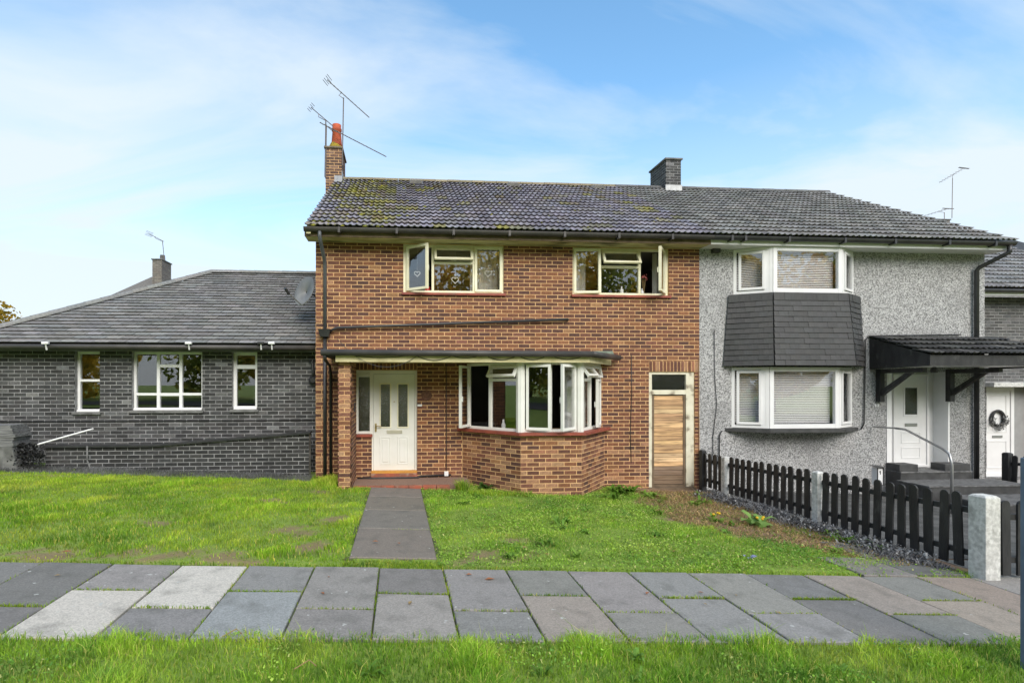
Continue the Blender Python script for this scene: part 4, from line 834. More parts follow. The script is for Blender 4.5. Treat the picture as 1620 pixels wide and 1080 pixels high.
# house number lantern
lx0, lz0 = at(1388, 765, -.6); ln_ = empty('number_lantern', lx0, -.6, G(lx0, -.6), 'slim box lantern with a house number beside the dark steps', 'lantern')
z0 = at(1388, 766, -.6)[1]; z1 = at(1388, 739, -.6)[1]
m = MB(); m.box(lx0 - .02, lx0 + .02, -.62, -.58, G(lx0, -.6) - .03, z0); m.build('stake', BLACKP, ln_)
m = MB(); m.box(lx0 - .06, lx0 + .06, -.66, -.54, z0, z1); bd = m.build('panel', WHITE, ln_)
m = MB(); bars(m, lx0 - .068, lx0 + .068, z0 - .006, z1 + .006, .014, -.672, -.661); m.add([(lx0 - .10, -.7, z1 + .008), (lx0 + .1, -.7, z1 + .008), (lx0 + .1, -.5, z1 + .03), (lx0 - .1, -.5, z1 + .03)], [(0, 1, 2, 3)]); m.build('frame', BLACKP, ln_)
m = MB(); zc = z1 - .09; m.box(lx0 - .006, lx0 + .008, -.664, -.6605, zc - .035, zc + .035); m.box(lx0 - .022, lx0 - .006, -.664, -.6605, zc + .01, zc + .024); m.build('number', BLACKP, bd)
# canopy over the door
CX0, CX1, CYF = 9.70, 12.40, -1.21; zwt, zft, zb_ = 2.72, 2.30, 2.07
m = MB()
for x in (CX0, CX1 - .03): m.add([(x + dx, y, z) for dx in (0, .03) for y, z in ((-.003, zb_), (CYF, zb_ + .03), (CYF, zft), (-.003, zwt))], [(0, 1, 2, 3)[::-1], (4, 5, 6, 7), (0, 4, 5, 1), (1, 5, 6, 2), (2, 6, 7, 3), (3, 7, 4, 0)])
m.box(CX0 + .0305, CX1 - .0305, CYF + .0, CYF + .03, zb_ + .032, zft - .004); can = m.build('door_canopy', BLACKW, nb)
m = MB(); m.box(CX0 + .032, CX1 - .032, CYF + .032, -.004, zb_ + .04, zb_ + .06); m.build('ceiling', WHITE, can)
sl2 = math.atan2(zwt - zft, -CYF); ln2 = math.hypot(zwt - zft, CYF) + .06; tp = wavy_tile(.232, ln2 / 4 + .06, 2, amp=.014); ts = Tiles(tp, 'canopy_tile')
for k in range(4):
    for i in range(12): ts.put(T(CX0 - .02 + i * .23, CYF - .06, zft + .0) @ RX(sl2) @ T(0, k * ln2 / 4, 0), jit(random.choice([S(64, 64, 64), S(76, 76, 76), S(88, 88, 86), S(56, 56, 56)]), .2))
ts.finish(can)
for x in (at(1396, 600, -.1)[0], at(1507, 600, -.1)[0]):
    m = MB(); m.box(x - .05, x + .05, -.10, -.004, 1.40, zb_ - .001); m.box(x - .04, x + .04, -.95, -.101, zb_ - .085, zb_ - .001); Wd = T(x, -.1, 1.5) @ RX(R(-(90 - 43)))
    m.add([(x - .035, -.101, 1.52), (x + .035, -.101, 1.52), (x + .035, -.101, 1.64), (x - .035, -.101, 1.64), (x - .035, -.72, zb_ - .09), (x + .035, -.72, zb_ - .09), (x + .035, -.60, zb_ - .09), (x - .035, -.60, zb_ - .09)], [(0, 4, 5, 1), (3, 2, 6, 7), (0, 3, 7, 4), (1, 5, 6, 2)]); m.build('bracket', BLACKW, can)
p = at(1478, 590, -.9); m = MB(); m.lathe([(.05, 0), (.06, .03), (.05, .09), (.02, .11)], p[0], -.9, 10); o = m.build('porch_lamp', BLACKP, can, T(0, 0, zb_ - .09))
# downpipe at the far corner
x = at(1546, 500, -.08)[0]; m = MB(); m.tube([(NX1 - .02, -.455, ZS + .07), (NX1 - .02, -.455, ZS - .06), (NX1 - .05, -.4, ZS - .1), (x + .02, -.1, ZS - .30), (x, -.07, ZS - .36), (x, -.07, -.6)], .042, 10); m.build('downpipe', BLACKP, nb, smooth=True)

# ================================================================== grey brick house further right
fh = empty('grey_brick_house', 15.5, 5, G(15, 2), 'grey brick house set back behind the downpipe, white door with wreath', 'house')
FY = 1.75; ez = at(1590, 470, FY)[1]; fdx0, fdx1 = at(1566, 640, FY)[0], at(1611, 640, FY)[0]; fz0, fz1 = -.55, at(1590, 612, FY)[1]
m = MB(); wall_mesh(m, T(0, FY, 0), NX1 + .3, 20, -1.2, ez, [(fdx0 - .1, fdx1 + .45, fz0, fz1)], .25); m.box(NX1 + .3, 20, FY + .9, FY + 1.1, -1.2, ez); fw2 = m.build('front_wall', MORTAR_G, fh)
bb = Bricks(); bb.panel(T(0, FY, 0), NX1 + .3, 18.2, -.6, ez, [(fdx0 - .1, fdx1 + .45, fz0, fz1 + .12)], [(S(92, 92, 92), 4), (S(106, 106, 106), 3), (S(80, 80, 80), 3)], zref=.03); bb.finish(fw2)
m = MB(); m.box(fdx0 - .2, fdx1 + .9, FY - .25, FY - .008, fz1 + .0, fz1 + .11); m.build('door_hood', CONCP, fh, bevel=.01)
m = MB(); bars(m, fdx0 - .1, fdx1 + .05, fz0, fz1 - .002, .09, FY + .12, FY + .2); m.build('door_frame', WHITE, fh, bevel=.005)
m = MB(); m.box(fdx0 - .0, fdx1 - .045, FY + .14, FY + .18, fz0 + .09, fz1 - .095); fd = m.build('front_door', WHITE, fh); fc = (fdx0 + fdx1) / 2
m = MB(); m.box(fc - .15, fc + .12, FY + .125, FY + .139, .42, .48); m.build('letter_plate', STEEL, fd)
for za, zb in ((.55, 1.5), (-.35, .35)): m = MB(); bars(m, fdx0 + .08, fdx1 - .13, za, zb, .03, FY + .13, FY + .1395); m.build('raised_panel', WHITE, fd, bevel=.004)
m = MB(); m.box(fdx1 + .06, fdx1 + .45, FY + .15, FY + .19, fz0, fz1); m.build('side_screen', mat('mid_grey_paint', (.3, .3, .3, 1), (.26, .26, .26, 1), rough=.6), fh)
wr = empty('wreath', fc - .05, FY + .1, 1.0, 'dark leafy wreath hanging on the white door of the grey house', 'wreath'); wz = at(1582, 662, FY)[1]
m = MB(); m.tube([(fc - .04 + .17 * math.cos(a), FY + .10, wz + .19 * math.sin(a)) for a in np.linspace(0, 2 * math.pi, 19)], .035, 6, False); m.build('ring', BLACKW, wr)
m = MB()
for i in range(150):
    a = random.uniform(-3.6, .6); r = .18 + random.uniform(-.07, .08); c = Vector((fc - .04 + r * math.cos(a), FY + .07 + random.uniform(-.03, .02), wz - .04 + r * math.sin(a))); s = random.uniform(.018, .04); d1_ = Vector((random.uniform(-1, 1), random.uniform(-.5, .5), random.uniform(-1, 1))).normalized(); d2_ = d1_.cross(Vector((0, 1, .3))).normalized() * .5
    m.quad(c - d1_ * s, c + d2_ * s, c + d1_ * s, c - d2_ * s)
m.build('leaves', mat('grey_leaf', (.10, .10, .10, 1), (.2, .2, .2, 1), rough=.8, scale=30), wr)
m = MB(); m.box(NX1 + .3, 20, FY - .38, FY - .3, ez - .03, ez + .12); m.build('fascia', WHITE, fh)
m = MB(); m.tube([(NX1 + .35, FY - .44, ez + .08), (20, FY - .44, ez + .08)], .05, 8); m.build('gutter', BLACKP, fh)
sl3 = R(31); m = MB(); m.add([(NX1 + .2, FY - .45, ez + .1), (20, FY - .45, ez + .1), (20, FY + 4.5, ez + .1 + 4.95 * math.tan(sl3)), (NX1 + .2, FY + 4.5, ez + .1 + 4.95 * math.tan(sl3)), (20, FY + 9.4, ez + .1), (NX1 + .2, FY + 9.4, ez + .1)], [(0, 1, 2, 3), (3, 2, 4, 5)]); fr2 = m.build('roof', BLACKW, fh)
tp = wavy_tile(.232, .38, 2); ts = Tiles(tp, 'roof_tile')
for k in range(18):
    for i in range(26): ts.put(T(NX1 + .2 + i * .232, FY - .5, ez + .12) @ RX(sl3) @ T(0, k * .31, .0), jit(random.choice([S(124, 124, 124), S(136, 136, 136), S(112, 112, 112)]), .1))
ts.finish(fr2)
m = MB(); m.box(NX1 + .3, NX1 + .5, FY + .26, FY + 9, -1.2, ez); m.build('flank_wall', MORTAR_G, fh)

# ================================================================== the bungalow
bg_ = empty('bungalow', -5.2, 4, G(-5, 1), 'long grey brick bungalow with hipped tiled roof and three white windows', 'bungalow')
BY = .6; BZT = 2.47
def bw(p0, p1, y0, y1): return (ax(p0, BY), ax(p1, BY), at(250, y1, BY)[1], at(250, y0, BY)[1])
bws = [bw(118, 158, 556, 651), bw(208, 320, 556, 649), bw(367, 407, 556, 648)]
WBY = T(0, BY, 0); m = MB(); wall_mesh(m, WBY, -9.3, XL - .003, -.3, BZT, bws, .26); bwall = m.build('front_wall', MORTAR_G, bg_)
bb = Bricks(); bb.panel(WBY, -9.3, XL - .004, -.1, BZT, bws, GREY_BRICKS, zref=.02); bb.finish(bwall)
for i, Wn in enumerate(bws):
    w_, h_ = Wn[1] - Wn[0], Wn[3] - Wn[2]; Wd = T(Wn[0], BY + .09, Wn[2])
    if i == 0: window(bg_, Wd, w_, h_, [(.055, w_ - .03, h_ * .54, h_ - .07, 'F', 0), (.055, w_ - .03, .08, h_ * .5, 'F', 0)], WHITE, mull=[(.05, w_ - .02, h_ * .5, h_ * .54)], fw=.05)
    elif i == 2: window(bg_, Wd, w_, h_, [(.07, w_ - .07, h_ * .78, h_ - .07, 'F', 0), (.07, w_ - .07, .08, h_ * .71, 'F', 0)], WHITE, mull=[(.05, w_ - .05, h_ * .71, h_ * .78)], fw=.065)
    else:
        a, b = w_ * .345, w_ * .665; q = h_ * .27; r = h_ * .76
        window(bg_, Wd, w_, h_, [(.06, a - .03, q + .03, h_ - .07, 'F', 0), (.06, a - .03, .07, q - .02, 'F', 0), (a + .03, b - .03, r + .03, h_ - .06, 'F', 0), (a + .03, b - .03, q + .03, r - .03, 'F', 0), (a + .03, b - .03, .07, q - .03, 'F', 0), (b + .03, w_ - .06, q + .03, h_ - .07, 'F', 0), (b + .03, w_ - .06, .07, q - .02, 'F', 0)], WHITE,
               mull=[(a - .03, a + .03, .05, h_ - .05), (b - .03, b + .03, .05, h_ - .05), (.05, a - .03, q - .02, q + .03), (b + .03, w_ - .05, q - .02, q + .03), (a + .03, b - .03, r - .03, r + .03), (a + .03, b - .03, q - .03, q + .03)], fw=.05)
    m = MB(); m.box(Wn[0] - .03, Wn[1] + .03, BY - .05, BY + .1, Wn[2] - .05, Wn[2] - .002); m.build('window_sill', CONC, bg_, bevel=.006)
    m = MB(); m.box(Wn[0] + .02, Wn[1] - .02, BY + .02, BY + .088, Wn[2] - .001, Wn[2] + .04); m.build('white_sill', WHITE, bg_, bevel=.01)
m = MB(); m.box(-9.3, XL - .26, BY + 3.6, BY + 3.7, -.3, BZT); m.box(-9.3, XL - .005, BY + .265, BY + 3.6, BZT - .02, BZT + .03); m.box(-9.3, -9.1, BY + .27, BY + 7, -.3, BZT); m.box(-9.3, XL - .01, BY + .265, BY + 6.5, .05, .12); m.build('partitions', DARKROOM, bg_)
# roof: eaves at y .25, hip falling to the left
be_y, be_z, br_y, br_z = .25, at(250, 544, .25)[1], 3.75, at(420, 434, 3.75)[1]; hx0, hx1 = -8.42, at(335, 434, 3.75)[0]
m = MB(); m.add([(hx0, be_y, be_z), (XL - .005, be_y, be_z), (XL - .005, br_y, br_z), (hx1, br_y, br_z), (hx0, 7.25, be_z), (XL - .005, 7.25, be_z)], [(0, 1, 2, 3), (3, 2, 5, 4), (0, 3, 4)]); br = m.build('roof', BLACKW, bg_)
slb = math.atan2(br_z - be_z, br_y - be_y); lnb = math.hypot(br_z - be_z, br_y - be_y); nr = 25; gb = lnb / nr; tp = flat_tile(.30, gb + .05); ts = Tiles(tp, 'roof_tile')
for k in range(nr):
    xs0 = hx0 + (hx1 - hx0) * (k + .4) / nr; x = XL - .01 - .30 - (.15 if k % 2 else 0)
    ts.put(T(XL - .16, be_y - .03, be_z) @ RX(slb) @ T(0, k * gb, 0) @ Matrix.Diagonal((.5, 1, 1, 1)), jit(S(122, 122, 122), .1)) if k % 2 else None
    while x > xs0 - .02:
        ts.put(T(x, be_y - .03, be_z) @ RX(slb) @ T(0, k * gb, random.uniform(-.002, .003)) @ RZ(random.uniform(-.008, .008)), jit(random.choice([S(118, 117, 115), S(126, 125, 123), S(110, 109, 107)]), .1)); x -= .30
    if x + .30 - xs0 > .03:
        q = (x + .30 - xs0); ts.put(T(xs0, be_y - .03, be_z) @ RX(slb) @ T(0, k * gb, 0) @ Matrix.Diagonal((q / .30, 1, 1, 1)), jit(S(124, 124, 124), .1))
ts.finish(br)
def ridge_run(parent, p, q, n, r, c):
    p, q = Vector(p), Vector(q); d = (q - p) / n; L = d.length; ang = math.atan2(d.y, d.x); el = math.asin(d.z / L)
    b = MB(); k = 8; vs = [(x, -rr * math.cos(math.pi * j / k), rr * .75 * math.sin(math.pi * j / k)) for x, rr in ((0, r), (L * 1.04, r * .93)) for j in range(k + 1)]
    b.add(vs, [(j, j + 1, k + 2 + j, k + 1 + j) for j in range(k)] + [tuple(range(k + 1))]); me = b.mesh('ridge_tile', TILE_O)
    for i in range(n): o = bpy.data.objects.new('ridge_tile', me); o.color = jit(c, .1); link(o, parent, T(*(p + d * i)) @ RZ(ang) @ RY(-el))
ridge_run(br, (hx0, be_y, be_z + .02), (hx1, br_y, br_z + .02), 16, .12, S(120, 120, 118)); ridge_run(br, (hx1, br_y, br_z + .015), (XL - .01, br_y, br_z + .015), 9, .12, S(118, 118, 116))
m = MB(); m.box(-9.3, XL - .004, be_y + .06, BY - .002, be_z - .12, be_z - .085); m.box(-9.3, XL - .004, be_y + .03, be_y + .058, be_z - .14, be_z - .01); m.build('soffit', mat('grey_soffit', (.09, .09, .09, 1), (.13, .13, .13, 1), rough=.8, scale=3, coord='World'), bg_)
m = MB(); m.tube([(-9.3, be_y - .03, be_z - .06), (XL - .01, be_y - .03, be_z - .06)], .05, 10); m.build('gutter', GUTTER, bg_, smooth=True)
x = at(494, 600, BY - .05)[0]; m = MB(); m.tube([(x - .06, BY - .05, 2.22), (x, BY - .06, 2.2), (x + .02, BY - .06, 2.0), (x + .02, BY - .06, 1.9)], .03, 8); m.build('flue_pipe', BLACKP, bg_, smooth=True); m = MB(); m.lathe([(.07, 0), (.09, .05), (.05, .09)], 0, 0, 12); m.build('flue_terminal', BLACKP, bg_, T(x + .02, BY - .02, 1.84) @ RX(R(90)))
for i, px in enumerate((73, 299, 413, 430)):
    q = P3(px, 543, be_y - .08); e = empty('floodlight', *q, ['white floodlight on the bungalow eaves near the hip end', 'white floodlight above the three part window', 'dark camera on a white arm above the narrow window', 'white floodlight on the bungalow eaves near the brick house'][i], 'light', 'lights along the bungalow eaves')
    m = MB(); m.box(q[0] - .06, q[0] + .06, q[1] - .05, q[1] + .01, q[2] - .02, q[2] + .03, m=None); m.build('lamp_head', WHITE if i != 2 else BLACKP, e, bevel=.01); m = MB(); m.tube([(q[0], q[1] + .02, q[2] - .12), (q[0], q[1] - .02, q[2])], .015, 6); m.build('arm', WHITE, e)
cable('wall_cable', [P3(0, 667, BY - .02), P3(150, 666, BY - .02), P3(330, 665, BY - .02), P3(498, 664, BY - .02)], .009, parent=bg_)
# satellite dish on the flank of the brick house
dq = P3(481, 460, .75); ds = empty('satellite_dish', *dq, 'grey satellite dish on an arm beside the brick house corner above the bungalow roof', 'satellite dish')
Wd = T(*dq) @ RZ(R(-40)) @ RX(R(74)) @ Matrix.Scale(1.25, 4); m = MB(); k = 20
prof = [(0, -.055), (.012, -.055), (.16, -.03), (.23, 0), (.235, -.008), (.16, -.04), (.08, -.062), (0, -.068)]
vs = [(r * math.cos(2 * math.pi * j / k), r * 1.12 * math.sin(2 * math.pi * j / k), z) for r, z in prof[1:-1] for j in range(k)]
m.add([Wd @ Vector(v) for v in vs], [(i * k + j, i * k + (j + 1) % k, (i + 1) * k + (j + 1) % k, (i + 1) * k + j) for i in range(5) for j in range(k)] + [tuple(range(k)), tuple(range(5 * k, 6 * k))[::-1]]); m.build('dish', DISHM, ds, smooth=True)
m = MB(); m.tube([Wd @ Vector((0, -.24, 0)), Wd @ Vector((0, -.16, .30))], .012, 6); m.build('feed_arm', STEEL, ds); m = MB(); m.tube([Wd @ Vector((0, -.18, .26)), Wd @ Vector((0, -.12, .36))], .03, 8); m.build('receiver', BLACKP, ds)
m = MB(); m.tube([Wd @ Vector((0, 0, -.06)), (XL - .12, .78, dq[2] - .1), (XL, .8, dq[2] - .14)], .018, 6); m.build('wall_arm', BLACKP, ds)
# ramp wall in front of the bungalow
RYW = .02; xa, xb = ax(72, RYW), ax(489, RYW); za, zb = at(72, 704, RYW)[1], at(489, 682, RYW)[1]
rw = empty('ramp_wall', (xa + xb) / 2, .1, .05, 'low grey brick ramp wall with sloping dark coping along the bungalow', 'wall')
ztop = lambda x: za + (zb - za) * max(0, (x - (xa + 1.9)) / (xb - xa - 1.9)) + (.0 if x > xa + 1.9 else 0)
m = MB(); m.add([(x, y, z) for y in (RYW, RYW + .2) for x, z in ((xa, -.1), (xb, -.1), (xb, zb - .04), (xa + 1.9, za - .04), (xa, za - .04))], [(0, 1, 2, 3, 4), (9, 8, 7, 6, 5), (2, 1, 6, 7), (0, 4, 9, 5), (4, 3, 8, 9), (3, 2, 7, 8)]); core = m.build('core', MORTAR_G, rw)
bb = Bricks(); hl = []; x = xa
while x < xb: hl.append((x, x + .1125, ztop(x) - .05, 3)); x += .1125
bb.panel(T(0, RYW, 0), xa, xb, -.05, zb, hl, [(S(50, 50, 50), 5), (S(60, 60, 60), 3), (S(42, 42, 42), 3)], zref=-.01); bb.finish(core)
m = MB(); m.add([(x, y, z + dz) for x, z in ((xa - .1, za), (xa + 1.9, za), (xb + .02, zb)) for y in (RYW - .05, RYW + .22) for dz in (-.045, -.012)], [(0, 4, 6, 2), (1, 3, 7, 5), (0, 1, 5, 4), (4, 8, 10, 6), (5, 7, 11, 9), (4, 5, 9, 8), (0, 2, 3, 1), (8, 9, 11, 10)]); m.build('coping', BLACKP, rw)
hrl = empty('ramp_handrail', ax(60, -.1), 0, .1, 'white handrail slanting over the dark ramp beside the shrub', 'handrail'); m = MB()
m.tube([P3(56, 705, -.08), P3(62, 702, -.08), P3(140, 680, .3), P3(148, 678, .35)], .016, 8); m.build('rail', WHITE, hrl, smooth=True)
for (p0, p1, p2) in ((P3(61, 704, -.09), P3(61, 733, -.09), P3(50, 742, -.2)), (P3(138, 705, -.09), P3(138, 728, -.09), P3(146, 750, -.3))): m = MB(); m.tube([p0, p1, p2], .015, 6); m.build('post', CONC, hrl, smooth=True)
# weathered board stack at the frame edge
bs = empty('board_stack', ax(-8, -.3), -.2, G(-6.5, -.3), 'stack of weathered grey boards on a sloping concrete block beside the ramp', 'boards'); xq = ax(20, -.3)
m = MB(); m.prism([(xq - 1.0, G(-6.6, 0) - .1), (xq + .12, G(-6.6, 0) - .1), (xq - .0, at(10, 706, -.3)[1]), (xq - 1.0, at(10, 706, -.3)[1])], -.12, .3, m=Matrix(((1, 0, 0, 0), (0, 0, 1, -.2), (0, 1, 0, 0), (0, 0, 0, 1)))); m.build('block', CONC, bs)
z = at(10, 706, -.3)[1] + .002
for i in range(7): m = MB(); d = random.uniform(-.06, .06); m.box(xq - 1.0, xq + d, -.34 + random.uniform(0, .04), .12, z, z + .052); m.build('board', mat('silver_timber', S(126, 126, 126), S(84, 84, 84), rough=.9, scale=4, stretch=(1, 6, 14), coord='World'), bs); z += .054
# house behind the bungalow
hb = empty('distant_house', -8.3, 15, 0, 'distant house roof with grey brick chimney rising behind the bungalow', 'house')
YB = 13.0; q = at(251, 450, YB); cz0 = at(251, 470, YB)[1]; cz1 = at(251, 411, YB)[1]; cxl, cxr = at(241, 430, YB)[0], at(256, 430, YB)[0]
dc = stack(hb, cxl, cxr, YB, YB + .9, cz0 - 1.5, cz1, mat('mortar_dim', S(140, 136, 130), S(120, 116, 110), rough=.95, scale=6), [(S(112, 106, 100), 3), (S(128, 122, 114), 2)], CONC)
m = MB(); m.lathe([(.12, cz1 + .05), (.1, cz1 + .3)], (cxl + cxr) / 2 + .05, YB + .4, 10); m.build('chimney_pot', CONC, dc)
ra = P3(247, 438, YB + 1); m = MB(); x0, x1 = at(120, 480, YB)[0], at(420, 480, YB)[0]; zl = at(200, 472, YB)[1] - 1.2
m.add([(x0, YB - 1.5, zl), (x1, YB - 1.5, zl), (ra[0] + .5, YB + 1, ra[2]), (ra[0] - .2, YB + 1, ra[2]), (x0, YB + 4, zl), (x1, YB + 4, zl)], [(0, 1, 2, 3), (0, 3, 4), (1, 5, 2), (3, 2, 5, 4)]); m.build('roof', mat('distant_tile', S(112, 110, 108), S(92, 90, 88), rough=.9, scale=14, stretch=(1, 1, 6)), hb)
m = MB(); m.box(x0 + .3, x1 - .3, YB - 1.1, YB + 3.6, -.8, zl - .01); m.build('wall', MORTAR_G, hb)
aerial('tv_aerial', 'faint television aerial over the distant chimney behind the bungalow', (cxr, YB + .3, cz1 - .2), P3(257, 381, YB + .3), P3(236, 370, YB + .5), P3(259, 382, YB + .2), 5, .3, (.3, 1, 0), .4)
# house behind the rendered one: a chimney with two aerials shows over the roof
hc = empty('rear_house', 24, 17, -1, 'distant house chimney just showing over the rendered house roof', 'house'); YC = 14.0
q0, q1 = at(1489, 350, YC)[0], at(1513, 350, YC)[0]; zc = at(1500, 345, YC)[1]
m = MB(); m.box(q0 - 2.5, q1 + 3, YC - 2, YC + 4, -1.5, zc - 2.6); m.build('wall', MORTAR_G, hc)
m = MB(); m.add([(q0 - 3, YC - 2.4, zc - 2.6), (q1 + 3.4, YC - 2.4, zc - 2.6), (q1 + 3.4, YC + 1, zc - .9), (q0 - 3, YC + 1, zc - .9), (q0 - 3, YC + 4.4, zc - 2.6), (q1 + 3.4, YC + 4.4, zc - 2.6)], [(0, 1, 2, 3), (3, 2, 5, 4)]); m.build('roof', MATS['distant_tile'], hc)
sc = stack(hc, q0 + .1, q1, YC + .3, YC + 1.4, zc - 2.2, zc, MATS['mortar_dim'], [(S(116, 114, 112), 2), (S(128, 126, 124), 1)], CONC); m = MB(); m.lathe([(.17, zc + .05), (.14, zc + .22)], q0 + .4, YC + .8, 10); m.build('chimney_pot', CONC, sc)
aerial('tv_aerial', 'television aerial on a tall mast above the rendered house roof', P3(1506, 345, YC + .2), P3(1507, 282, YC + .2), P3(1525, 266, YC + .9), P3(1486, 289, YC - .8), 9, .5, (.9, .35, .12), 1.2)
aerial('tv_aerial', 'low television aerial just above the rendered house roof line', P3(1494, 350, YC + .2), P3(1494, 336, YC + .2), P3(1500, 330, YC + .6), P3(1458, 343, YC - .6), 8, .45, (.9, .3, .1), 1.1)

# ================================================================== fences
def picket_mesh(w_, h, t):
    b = MB(); pts = [(-w_ / 2, 0), (w_ / 2, 0), (w_ / 2, h - .035), (w_ * .36, h - .012), (w_ * .15, h), (-w_ * .15, h), (-w_ * .36, h - .012), (-w_ / 2, h - .035)]
    b.prism(pts, -t / 2, t / 2, m=Matrix(((1, 0, 0, 0), (0, 0, 1, 0), (0, 1, 0, 0), (0, 0, 0, 1)))); return b
def fence(name, label, p, q, n, tops, bots, posts, cat='fence', group='black picket fences', side=1, wdt=.095):
    p, q = Vector(p), Vector(q); d = (q - p); L = d.length; ang = math.atan2(d.y, d.x); mid = p.lerp(q, .5)
    f = empty(name, mid.x, mid.y, G(mid.x, mid.y), label, cat, group)
    for i in range(n):
        t = (i + .5) / n; x, y = p.lerp(q, t); zt_ = tops[0] + (tops[1] - tops[0]) * t; zb2 = bots[0] + (bots[1] - bots[0]) * t
        if any(abs(t * L - s * L) < .06 for s, *_ in posts): continue
        picket_mesh(wdt * random.uniform(.95, 1.03), zt_ - zb2 + random.uniform(-.012, .012), .02).build('picket', BLACKW, f, T(x, y, zb2) @ RZ(ang) @ RY(random.uniform(-.03, .03)))
    for fr in (.16, .74):
        m = MB(); Wd = T(p.x, p.y, 0) @ RZ(ang); m.add([Wd @ Vector(v) for v in [(0, side * a, bots[0] + (tops[0] - bots[0]) * fr + b) for a in (.011, .05) for b in (0, .06)] + [(L, side * a, bots[1] + (tops[1] - bots[1]) * fr + b) for a in (.011, .05) for b in (0, .06)]], [(0, 1, 5, 4), (2, 6, 7, 3), (1, 3, 7, 5), (0, 4, 6, 2), (0, 2, 3, 1), (4, 5, 7, 6)]); m.build('rail', BLACKW, f)
    for s, zt_, w_, mt in posts:
        x, y = p.lerp(q, s); m = MB(); m.box(x - w_ / 2, x + w_ / 2, y - w_ / 2, y + w_ / 2, G(x, y) - .1, zt_ - .02); m.add([(x - w_ / 2, y - w_ / 2, zt_ - .02), (x + w_ / 2, y - w_ / 2, zt_ - .02), (x + w_ / 2, y + w_ / 2, zt_ - .02), (x - w_ / 2, y + w_ / 2, zt_ - .02), (x - w_ / 2 + .02, y - w_ / 2 + .02, zt_), (x + w_ / 2 - .02, y - w_ / 2 + .02, zt_), (x + w_ / 2 - .02, y + w_ / 2 - .02, zt_), (x - w_ / 2 + .02, y + w_ / 2 - .02, zt_)], [(4, 5, 6, 7), (0, 1, 5, 4), (1, 2, 6, 5), (2, 3, 7, 6), (3, 0, 4, 7)]); m.build('post', mt, f, bevel=.006)
    return f
FX = 6.04
fence('picket_fence', 'long black picket fence with white posts dividing the lawn from the rendered house', (FX, -.12), (FX, -5.02), 31, (.385, .60), (-.26, -.19), [(.0, .45, .10, BLACKW), (.145, .42, .11, CONCP), (.572, .50, .11, CONCP), (1.0, .615, .165, CONCP)])
fence('picket_fence', 'black picket fence continuing along the pavement beyond the thick white end post', (FX + .16, -5.02), (FX + 2.4, -5.02), 13, (.55, .46), (-.22, -.31), [])
fq = [P3(1556, 720, -.3), P3(1640, 728, -2.2)]
fence('picket_fence', 'short black picket fence in front of the grey house door', (12.62, -.15), (12.62, -1.9), 8, (.28, .36), (-.46, -.42), [(.0, .34, .12, BLACKW)])
# painted post near the camera at the picture edge
pp = P3(1613, 723, -6.69); m = MB(); m.box(pp[0], pp[0] + .09, -6.78, -6.69, G(pp[0], -6.7) - .1, pp[2] - .0); o = m.build('metal_post', BLUEPOST, bevel=.008); tag(o, 'square blue grey metal post standing in the grass verge', 'post')

# ================================================================== planting
def soup(name, V, F, C, mt, parent=None, kind='stuff', label=None, cat=None):
    me = bpy.data.meshes.new(name); nv, nf = len(V), len(F); k = F.shape[1]
    me.vertices.add(nv); me.vertices.foreach_set('co', V.astype(np.float32).ravel()); me.loops.add(nf * k); me.loops.foreach_set('vertex_index', F.astype(np.int32).ravel())
    me.polygons.add(nf); me.polygons.foreach_set('loop_start', np.arange(0, nf * k, k, dtype=np.int32)); me.polygons.foreach_set('loop_total', np.full(nf, k, dtype=np.int32)); me.update(calc_edges=True)
    a = me.color_attributes.new('tint', 'FLOAT_COLOR', 'POINT'); a.data.foreach_set('color', np.concatenate([C, np.ones((nv, 1))], 1).astype(np.float32).ravel())
    me.materials.append(mt); o = bpy.data.objects.new(name, me); link(o, parent, Matrix() if parent is None else Matrix()); return tag(o, label, cat, None, kind)
def leaf_material(name, trans=.35, rough=.55):
    m = bpy.data.materials.new(name); m.use_nodes = True; t = m.node_tree; p = t.nodes['Principled BSDF']; a = N(t, 'ShaderNodeAttribute'); a.attribute_name = 'tint'
    t.links.new(a.outputs['Color'], p.inputs['Base Color']); p.inputs['Roughness'].default_value = rough; p.inputs['Specular IOR Level'].default_value = .25
    tr = N(t, 'ShaderNodeBsdfTranslucent'); t.links.new(a.outputs['Color'], tr.inputs[0]); mx = N(t, 'ShaderNodeMixShader'); mx.inputs[0].default_value = trans
    t.links.new(p.outputs[0], mx.inputs[1]); t.links.new(tr.outputs[0], mx.inputs[2]); t.links.new(mx.outputs[0], t.nodes['Material Output'].inputs[0]); return m
GRASSM = leaf_material('grass_blade', .4); LEAFM = leaf_material('leaf', .3, .5); TREEM = leaf_material('autumn_leaf', .62, .6)
def lin(*c): return np.array(S(*c)[:3])
def vnoise(x, y, s=1.0, seed=0):
    r = np.random.default_rng(seed); out = np.zeros_like(x)
    for i in range(7):
        a = r.uniform(0, 6.28); f = s * r.uniform(.6, 3.2); out += np.sin((x * math.cos(a) + y * math.sin(a)) * f + r.uniform(0, 6.28)) / 7 * 1.6
    return out
